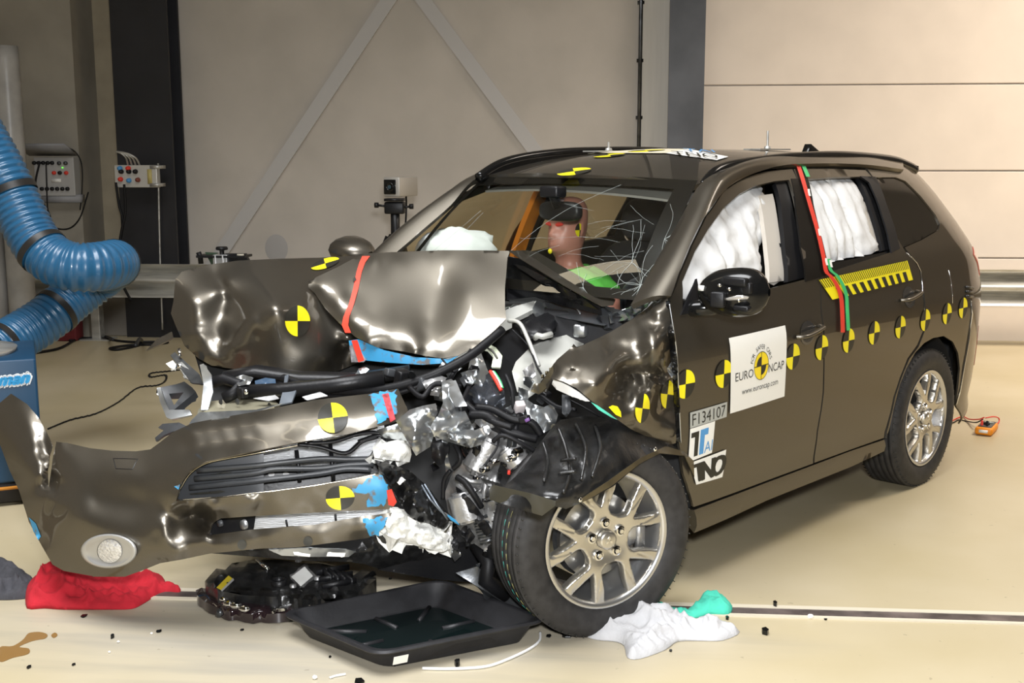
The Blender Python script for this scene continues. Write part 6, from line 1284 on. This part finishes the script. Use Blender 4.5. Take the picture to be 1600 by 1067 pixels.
lead([(1538, 652, .07), (1530, 655, .05), (1515, 655, .02), (1505, 651, .005), (1494, 654, .005), (1480, 662, .005)], REDT, 'red_lead'); lead([(1536, 655, .07), (1525, 660, .04), (1510, 658, .005), (1498, 656, .005), (1490, 660, .005), (1478, 664, .005)], RUBBER, 'black_lead'); lead([(1540, 653, .07), (1552, 651, .07), (1560, 653, .03), (1561, 659, .005), (1556, 664, .02)], REDT, 'red_lead')
MB().lathe([(.0001, .035), (.007, .03), (.008, 0)], 10, 'z', (-.045, .02, .05)).build('plug', REDT, MU); MB().lathe([(.0001, .035), (.007, .03), (.008, 0)], 10, 'z', (-.045, -.01, .05)).build('plug', RUBBER, MU)
# ------------------------------------------------------------------ background equipment
# blue cabinet with the hose
cb0 = wpt(62, 785, 'z', 0); W_ = .9; zt_ = wpt(66, 560, 'y', cb0[1])[2]
AC = math.radians(27.5); CB = empty('extraction_cabinet', (cb0[0]+.03-W_/2*math.cos(AC)-.31*math.sin(AC), cb0[1]-W_/2*math.sin(AC)+.31*math.cos(AC), 0), AC, 'blue fume extraction cabinet at the left edge under the hose', 'cabinet')
MB().box((0, 0, .115+(zt_-.115)/2), (W_, .62, zt_-.115)).build('housing', BOXBLUE, CB, bevel=.012)
MB().box((0, 0, .07), (W_-.02, .60, .10)).build('base', mat('dark_base', (.02, .018, .018), .6), CB); MB().box((0, -.315, .092), (W_, .012, .014)).build('orange_trim', mat('orange_paint', (.55, .22, .03), .5), CB)
for x in (-.3, .38): MB().box((x, 0, .012), (.06, .5, .022)).build('foot', RUBBER, CB)
MB().lathe([(.30, .0), (.31, .02), (.24, .03), (.19, .10), (.19, .13)], 40, 'z', (W_/2-.39, 0, zt_)).build('hose_collar', GALV, CB)
CY, CBL = (.02, .32, .66), None
LB, LW = mat('logo_blue', CY, .4), mat('logo_white', (.75, .78, .8), .4)
fn_ = np.array([math.sin(AC), -math.cos(AC), 0]); fp_ = np.array([cb0[0]+.03, cb0[1], 0]); loc0 = np.array(CB.location)
def pl(x, y):
    d = wdir(x, y); t = ((fp_-c_o)@fn_)/(d@fn_); q = c_o+d*t-loc0; return np.array([q[0]*math.cos(AC)+q[1]*math.sin(AC), -q[0]*math.sin(AC)+q[1]*math.cos(AC), q[2]])
for (m_, gx, gy, off) in ((LW, .014, .012, .004), (LB, 0, 0, .008)):
    v, f = text_tris('man'); mn, mx = v.min(0), v.max(0); a, c = pl(-3, 603), pl(43, 597.5); h_t = (pl(0, 588)-pl(0, 600))[2]
    steps = [(0, 0)] if m_ is LB else [(gx*math.cos(t), gx*math.sin(t)) for t in np.linspace(0, 6.28, 8, False)]
    b = MB()
    for dx, dz_ in steps+([(.006, 0), (-.006, 0), (0, .004), (0, -.004), (.004, .003)] if m_ is LB else []):
        b.add([(a[0]+(c[0]-a[0])*(p[0]-mn[0])/(mx[0]-mn[0])+(p[1]-mn[1])*.03+dx, a[1]-off-.0002*abs(dx), a[2]+(c[2]-a[2])*(p[0]-mn[0])/(mx[0]-mn[0])+h_t*(p[1]-mn[1])/(mx[1]-mn[1])+dz_) for p in v], f)
    b.build('lettering', m_, CB, smooth=False)
p = pl(43, 583); MB().lathe([(.010, 0), (.010, -.003), (.007, -.003), (.007, 0)], 20, 'y', (p[0], p[1]-.004, p[2])).build('registered_mark', LW, CB)
# hose
HR = .125
hp_ = [(-70, 140, 6.0), (-28, 215, 6.0), (0, 265, 6.0), (24, 315, 6.0), (52, 372, 5.98), (78, 402, 5.95), (105, 415, 5.93), (135, 418, 5.95), (165, 415, 6.05), (180, 412, 6.22), (172, 420, 6.42), (150, 438, 6.50), (110, 468, 6.42), (70, 500, 6.30), (35, 522, 6.20), (8, 538, 6.10), (-14, 550, 6.02)]
C_ = [wpt(x, y, 'd', d) for x, y, d in hp_]; C_ = smooth_poly(C_, 28, False)
# resample evenly
L_ = np.r_[0, np.cumsum([np.linalg.norm(b_-a_) for a_, b_ in zip(C_, C_[1:])])]; tot = L_[-1]; N_ = int(tot/.0065); ss = np.linspace(0, tot, N_); CC = np.array(C_); PP = [np.array([np.interp(s_, L_, CC[:, k]) for k in range(3)]) for s_ in ss]
rad = [HR*(1+.045*math.cos(2*math.pi*s_/.036)) for s_ in ss]
org = PP[0].copy(); org[2] = 0
HO = MB().tube([p-org for p in PP], rad, 28, cap=False).build('extraction_hose', HOSE); HO.location = org; thing(HO, 'thick blue corrugated extraction hose bending back at the left', 'hose')
def ring_at(px, py, d):
    c = wpt(px, py, 'd', d); i = int(np.argmin([np.linalg.norm(p-c) for p in PP])); i = max(6, min(len(PP)-7, i)); MB().tube([PP[i-3]-org, PP[i]-org, PP[i+3]-org], HR*1.07, 28, cap=False).build('clamp_ring', CLAMP, HO)
for q in ((18, 300, 6.0), (68, 392, 5.97), (182, 412, 6.22), (88, 486, 6.36), (2, 541, 6.08)): ring_at(*q)
# vertical grey sleeves at the far left
for x0, x1, yt_, lab in ((4, 42, 72, 'grey plastic tube standing at the far left behind the hose, the one with an eyelet'), (-38, -1, 66, 'grey plastic tube at the left edge of the picture')):
    yy = 9.4; a, c = wx(x0, 300, yy), wx(x1, 300, yy); zt2 = wpt(20, yt_, 'y', yy)[2]; r = (c-a)/2
    o = MB().tube([(0, 0, .0), (0, 0, .8), (0, 0, zt2-.2), (0, 0, zt2)], [r*1.05, r*1.02, r, r*.97], 24).build('plastic_tube', mat('grey_tube', (.36, .35, .33), .35, noise_amt=.15, noise_scale=5)); o.location = ((a+c)/2, yy, 0.001); thing(o, lab, 'tube', None)
    if x0 > 0: MB().lathe([(.030, 0), (.030, -.01), (.018, -.01), (.018, 0)], 16, 'y', (-r*.75, -r*.72, zt2-.05)).build('eyelet', DKSTEEL, o)
# control box on the left wall
def facing_box(name, px0, py0, px1, py1, y, dep, m, label, cat):
    a, c = wpt(px0, py0, 'y', y), wpt(px1, py1, 'y', y); o = empty(name, ((a[0]+c[0])/2, y, (a[2]+c[2])/2), 0, label, cat); w, h = abs(c[0]-a[0]), abs(a[2]-c[2])
    MB().box((0, dep/2, 0), (w, dep, h)).build('case', m, o, smooth=False, bevel=.006); l = np.array(o.location)
    return o, lambda x, y_: wpt(x, y_, 'y', y)-l
yw_ = 10.19
K1, kp = facing_box('control_box', 52, 246, 118, 306, yw_-.12, .12, mat('grey_box', (.42, .41, .39), .5), 'grey wall control box with sockets under an open lid on the left wall', 'box')
a, c = kp(40, 234), kp(116, 252); MB().box(((a[0]+c[0])/2, -.06, a[2]+.0), (abs(c[0]-a[0]), .26, .02), Matrix.Rotation(-.35, 3, 'X')).build('lid', mat('grey_box_lid', (.30, .30, .31), .5), K1)
a = kp(92, 307); MB().box((a[0]-.02, .06, a[2]-.02), (.42, .10, .07)).build('cable_tray', mat('grey_box_lid', (.30, .30, .31), .5), K1)
for k, (x, y, m_) in enumerate([(54+i*7, 254.5, PLAST) for i in range(5)]+[(93, 255, DKSTEEL), (103, 255, DKSTEEL), (85, 270, REDT), (94, 270, PLAST), (104, 270, REDT)]+[(66+i*8, 295, PLAST) for i in range(6)]):
    p = kp(x, y); MB().lathe([(.0001, -.02), (.016, -.02), (.018, 0)], 12, 'y', (p[0], -.001, p[2])).build('socket', m_, K1)
p = kp(88, 282); MB().box((p[0], -.003, p[2]), (.09, .006, .03)).build('paper_label', WHT, K1); p = kp(98, 262); MB().box((p[0], -.005, p[2]), (.012, .01, .012)).build('green_light', mat('green_led', (.1, .6, .05), .4, emit=((.2, 1, .1), 1)), K1)
def wcable(name, pts, y, r, label, m=RUBBER):
    P = smooth_poly([wpt(p[0], p[1], 'y', y if len(p) == 2 else p[2]) for p in pts], 6, False); c = np.array(P[0]); o = MB().tube([p-c for p in P], r, 6).build(name, m); o.location = c; return thing(o, label, 'cable')
wcable('cable', [(62, 254), (56, 280), (56, 300), (75, 330), (80, 350, 10.1)], yw_-.15, .010, 'black cable hanging from the left sockets of the wall control box')
wcable('cable', [(72, 256), (73, 290), (74, 320), (78, 345), (90, 357), (110, 356), (125, 340), (135, 310), (138, 300)], yw_-.16, .007, 'thin cable looping below the wall control box')
wcable('cable', [(50, 232), (75, 229), (105, 231), (120, 240), (128, 260), (128, 300), (125, 328)], yw_-.02, .006, 'thin cable with plug running around the wall control box')
# connection box on the black column
K2, kp = facing_box('connection_box', 178, 258, 246, 293, 10.0, .08, mat('silver_box', (.55, .54, .50), .4, .3), 'small silver connection box with plugs clamped to the black column', 'box')
for x, y, m_ in ((190, 268, PLAST), (202, 268, PLAST), (212, 268, PLAST), (189, 280, REDT), (202, 282, BLUST), (216, 281, mat('dark_red', (.2, .05, .03), .5)), (188, 263, BLUST), (201, 263, REDT)): p = kp(x, y); MB().lathe([(.0001, -.035), (.018, -.03), (.022, 0)], 12, 'y', (p[0], -.001, p[2])).build('socket', m_, K2)
for y in (261, 289): p = kp(243, y); MB().box((p[0], .05, p[2]), (.10, .12, .03)).build('clamp', GALV, K2)
p = kp(234, 276); MB().box((p[0], -.003, p[2]), (.04, .006, .13)).build('side_strip', mat('yellow_strip', (.5, .42, .15), .5), K2)
for k in range(4): wcable('cable', [(182+k*.5, 237, 9.95), (190+k*3, 240, 9.93), (197+k*5, 247, 9.95), (200+k*6, 258, 10.02)], 9.95, .009, ('first', 'second', 'third', 'fourth')[k]+' from the left of the grey cables arching above the connection box', GALV)
wcable('cable', [(181, 285, 9.97), (186, 320, 9.98), (192, 345, 9.98), (188, 375, 9.98), (184, 400, 9.9), (190, 440, 9.8), (205, 470, 9.8)], 9.97, .012, 'black cable hanging from the left side of the connection box')
wcable('cable', [(194, 288, 9.96), (196, 330, 9.97), (190, 360, 9.97), (186, 385, 9.97)], 9.97, .012, 'second black cable crossing below the connection box')
wcable('column_rod', [(247, 255, 10.2), (250, 400, 10.2), (254, 515, 10.2)], 10.2, .009, 'thin steel rod running down the black column', GALV)
# high speed camera on a tripod
cx_, cdp = 617, 8.6
TR = wpt(617, 312, 'y', 8.6); TP = empty('tripod', (TR[0], TR[1], 0), 0, 'black camera tripod behind the far wing mirror', 'tripod'); zt3 = TR[2]
MB().tube([(0, 0, zt3-.52), (0, 0, zt3-.02)], .035, 12).build('column', PLAST, TP); MB().box((0, 0, zt3-.06), (.15, .10, .09)).build('pan_head', PLAST, TP, bevel=.012)
MB().box((0, 0, zt3+.0), (.14, .14, .02)).build('quick_plate', PLAST, TP); MB().lathe([(.06, 0), (.07, .02), (.05, .06)], 16, 'z', (0, 0, zt3-.32)).build('collar', GLOSSBLK, TP)
MB().tube([(-.05, -.02, zt3-.05), (-.13, -.03, zt3-.04)], .009, 6).tube([(-.12, -.03, zt3-.04), (-.15, -.03, zt3-.04)], .02, 8).build('pan_handle', PLAST, TP); MB().tube([(.05, 0, zt3-.06), (.12, 0, zt3-.05)], .009, 6).tube([(.11, 0, zt3-.05), (.14, 0, zt3-.05)], .02, 8).build('tilt_handle', PLAST, TP)
for a in (200, 320, 80):
    t = math.radians(a); d_ = np.array([math.cos(t), math.sin(t), 0]); MB().tube([d_*.05+(0, 0, zt3-.28), d_*.28+(0, 0, (zt3-.3)*.5), d_*.50+(0, 0, .02)], [.03, .026, .02], 10).build('leg', PLAST, TP)
CM = empty('high_speed_camera', (TR[0], TR[1], zt3+.0115), 0, 'silver box camera sitting on the black tripod', 'camera'); CM.rotation_euler = (0, 0, math.radians(-18))
MB().box((0, .10, .085), (.135, .30, .145)).build('body', mat('silver_case2', (.50, .48, .44), .4, .4), CM, bevel=.008); MB().box((-.012, -.055, .085), (.10, .012, .11)).build('front_panel', GLOSSBLK, CM, bevel=.01); MB().lathe([(.0001, -.062), (.025, -.064), (.034, -.075), (.036, -.05)], 24, 'y', (-.01, 0, .085)).build('lens', GLOSSBLK, CM); MB().lathe([(.0001, -.066), (.015, -.066)], 16, 'y', (-.01, 0, .085)).build('lens_glass', mat('lens_blue', (.02, .05, .07), .05, coat=1), CM)
wcable('cable', [(634, 300, 8.9), (635, 320, 8.75), (634, 345, 8.7), (632, 370, 8.7)], 8.7, .008, 'black lead hanging from the silver camera')
# lamp stand top behind the bonnet
LS0 = wpt(347, 400, 'y', 7.4); LS = empty('bracket_stand', (LS0[0], LS0[1], 0), 0, 'aluminium profile stand with black bracket and knob behind the bonnet', 'stand'); l = np.array(LS.location); q = lambda x, y: wpt(x, y, 'y', 7.4)-l
zt4 = q(347, 396)[2]; MB().box((0, 0, zt4/2), (.095, .095, zt4-.01)).box((-.03, -.05, zt4/2), (.01, .012, zt4-.02)).box((.02, -.05, zt4/2), (.01, .012, zt4-.02)).build('profile_post', mat('bright_aluminium', (.62, .62, .62), .3, .8), LS, smooth=False, bevel=.004)
MB().lathe([(.0001, .05), (.035, .05), (.04, .04), (.038, .03), (.015, .025), (.015, 0)], 24, 'z', (0, 0, zt4-.005)).build('knob', PLAST, LS)
a, c = q(310, 393), q(386, 395); MB().box(((a[0]+c[0])/2, .03, zt4-.018), (c[0]-a[0], .16, .015)).build('top_plate', PLAST, LS, smooth=False)
pts = [(352, 396), (384, 396), (393, 414), (380, 418), (352, 418)]; V = [q(x, y)+(0, -.02, 0) for x, y in pts]; V += [p+np.array([0, .04, 0]) for p in V]; n = len(pts); mesh('side_bracket', V, [tuple(range(n)), tuple(range(2*n-1, n-1, -1))]+[(i, (i+1) % n, n+(i+1) % n, n+i) for i in range(n)], PLAST, LS, smooth=False)
pts = [(316, 395), (335, 396), (335, 416), (326, 414)]; V = [q(x, y)+(0, .05, 0) for x, y in pts]; V += [p+np.array([0, .02, 0]) for p in V]; n = 4; mesh('side_bracket', V, [tuple(range(n)), tuple(range(2*n-1, n-1, -1))]+[(i, (i+1) % n, n+(i+1) % n, n+i) for i in range(n)], mat('dark_green_board', (.04, .07, .04), .4), LS, smooth=False)
MB().box(q(378, 398)+(0, -.03, 0), (.045, .01, .015)).build('tag', mat('beige_tag', (.5, .46, .36), .5), LS); MB().tube([q(310, 394), q(313, 402), q(314, 412)], .018, 8).build('cable_bundle', RUBBER, LS)
# low grey box and small red item behind the hose
a = wpt(175, 512, 'y', 10.35); o = MB().box((0, 0, .20), (.36, .12, .40)).build('floor_box', mat('dull_box', (.22, .20, .17), .6), smooth=False, bevel=.006); o.location = (a[0], 10.36, .001); thing(o, 'low dull grey box under the guard rail beside the black column', 'box')
a = wpt(110, 512, 'y', 10.05); o = MB().box((0, 0, .13), (.20, .16, .26)).build('red_box', mat('dark_red_box', (.16, .02, .025), .5), smooth=False, bevel=.01); o.location = (a[0], 10.02, .001); thing(o, 'dark red box in the shade behind the blue hose', 'box')
o = MB().lathe([(.0001, .022), (.05, .02), (.11, .004), (.11, 0)], 24, 'y', (0, 0, 0)).build('wall_stain', mat('grey_wall_patch', (.40, .385, .37), .85)); p = wpt(432, 388, 'y', WALLY); o.location = (p[0], WALLY-.001, p[2]); o.rotation_euler = (0, 0, math.pi); o.scale = (1, .1, 1.2); thing(o, 'round grey filler patch on the concrete wall', 'patch', kind='structure')
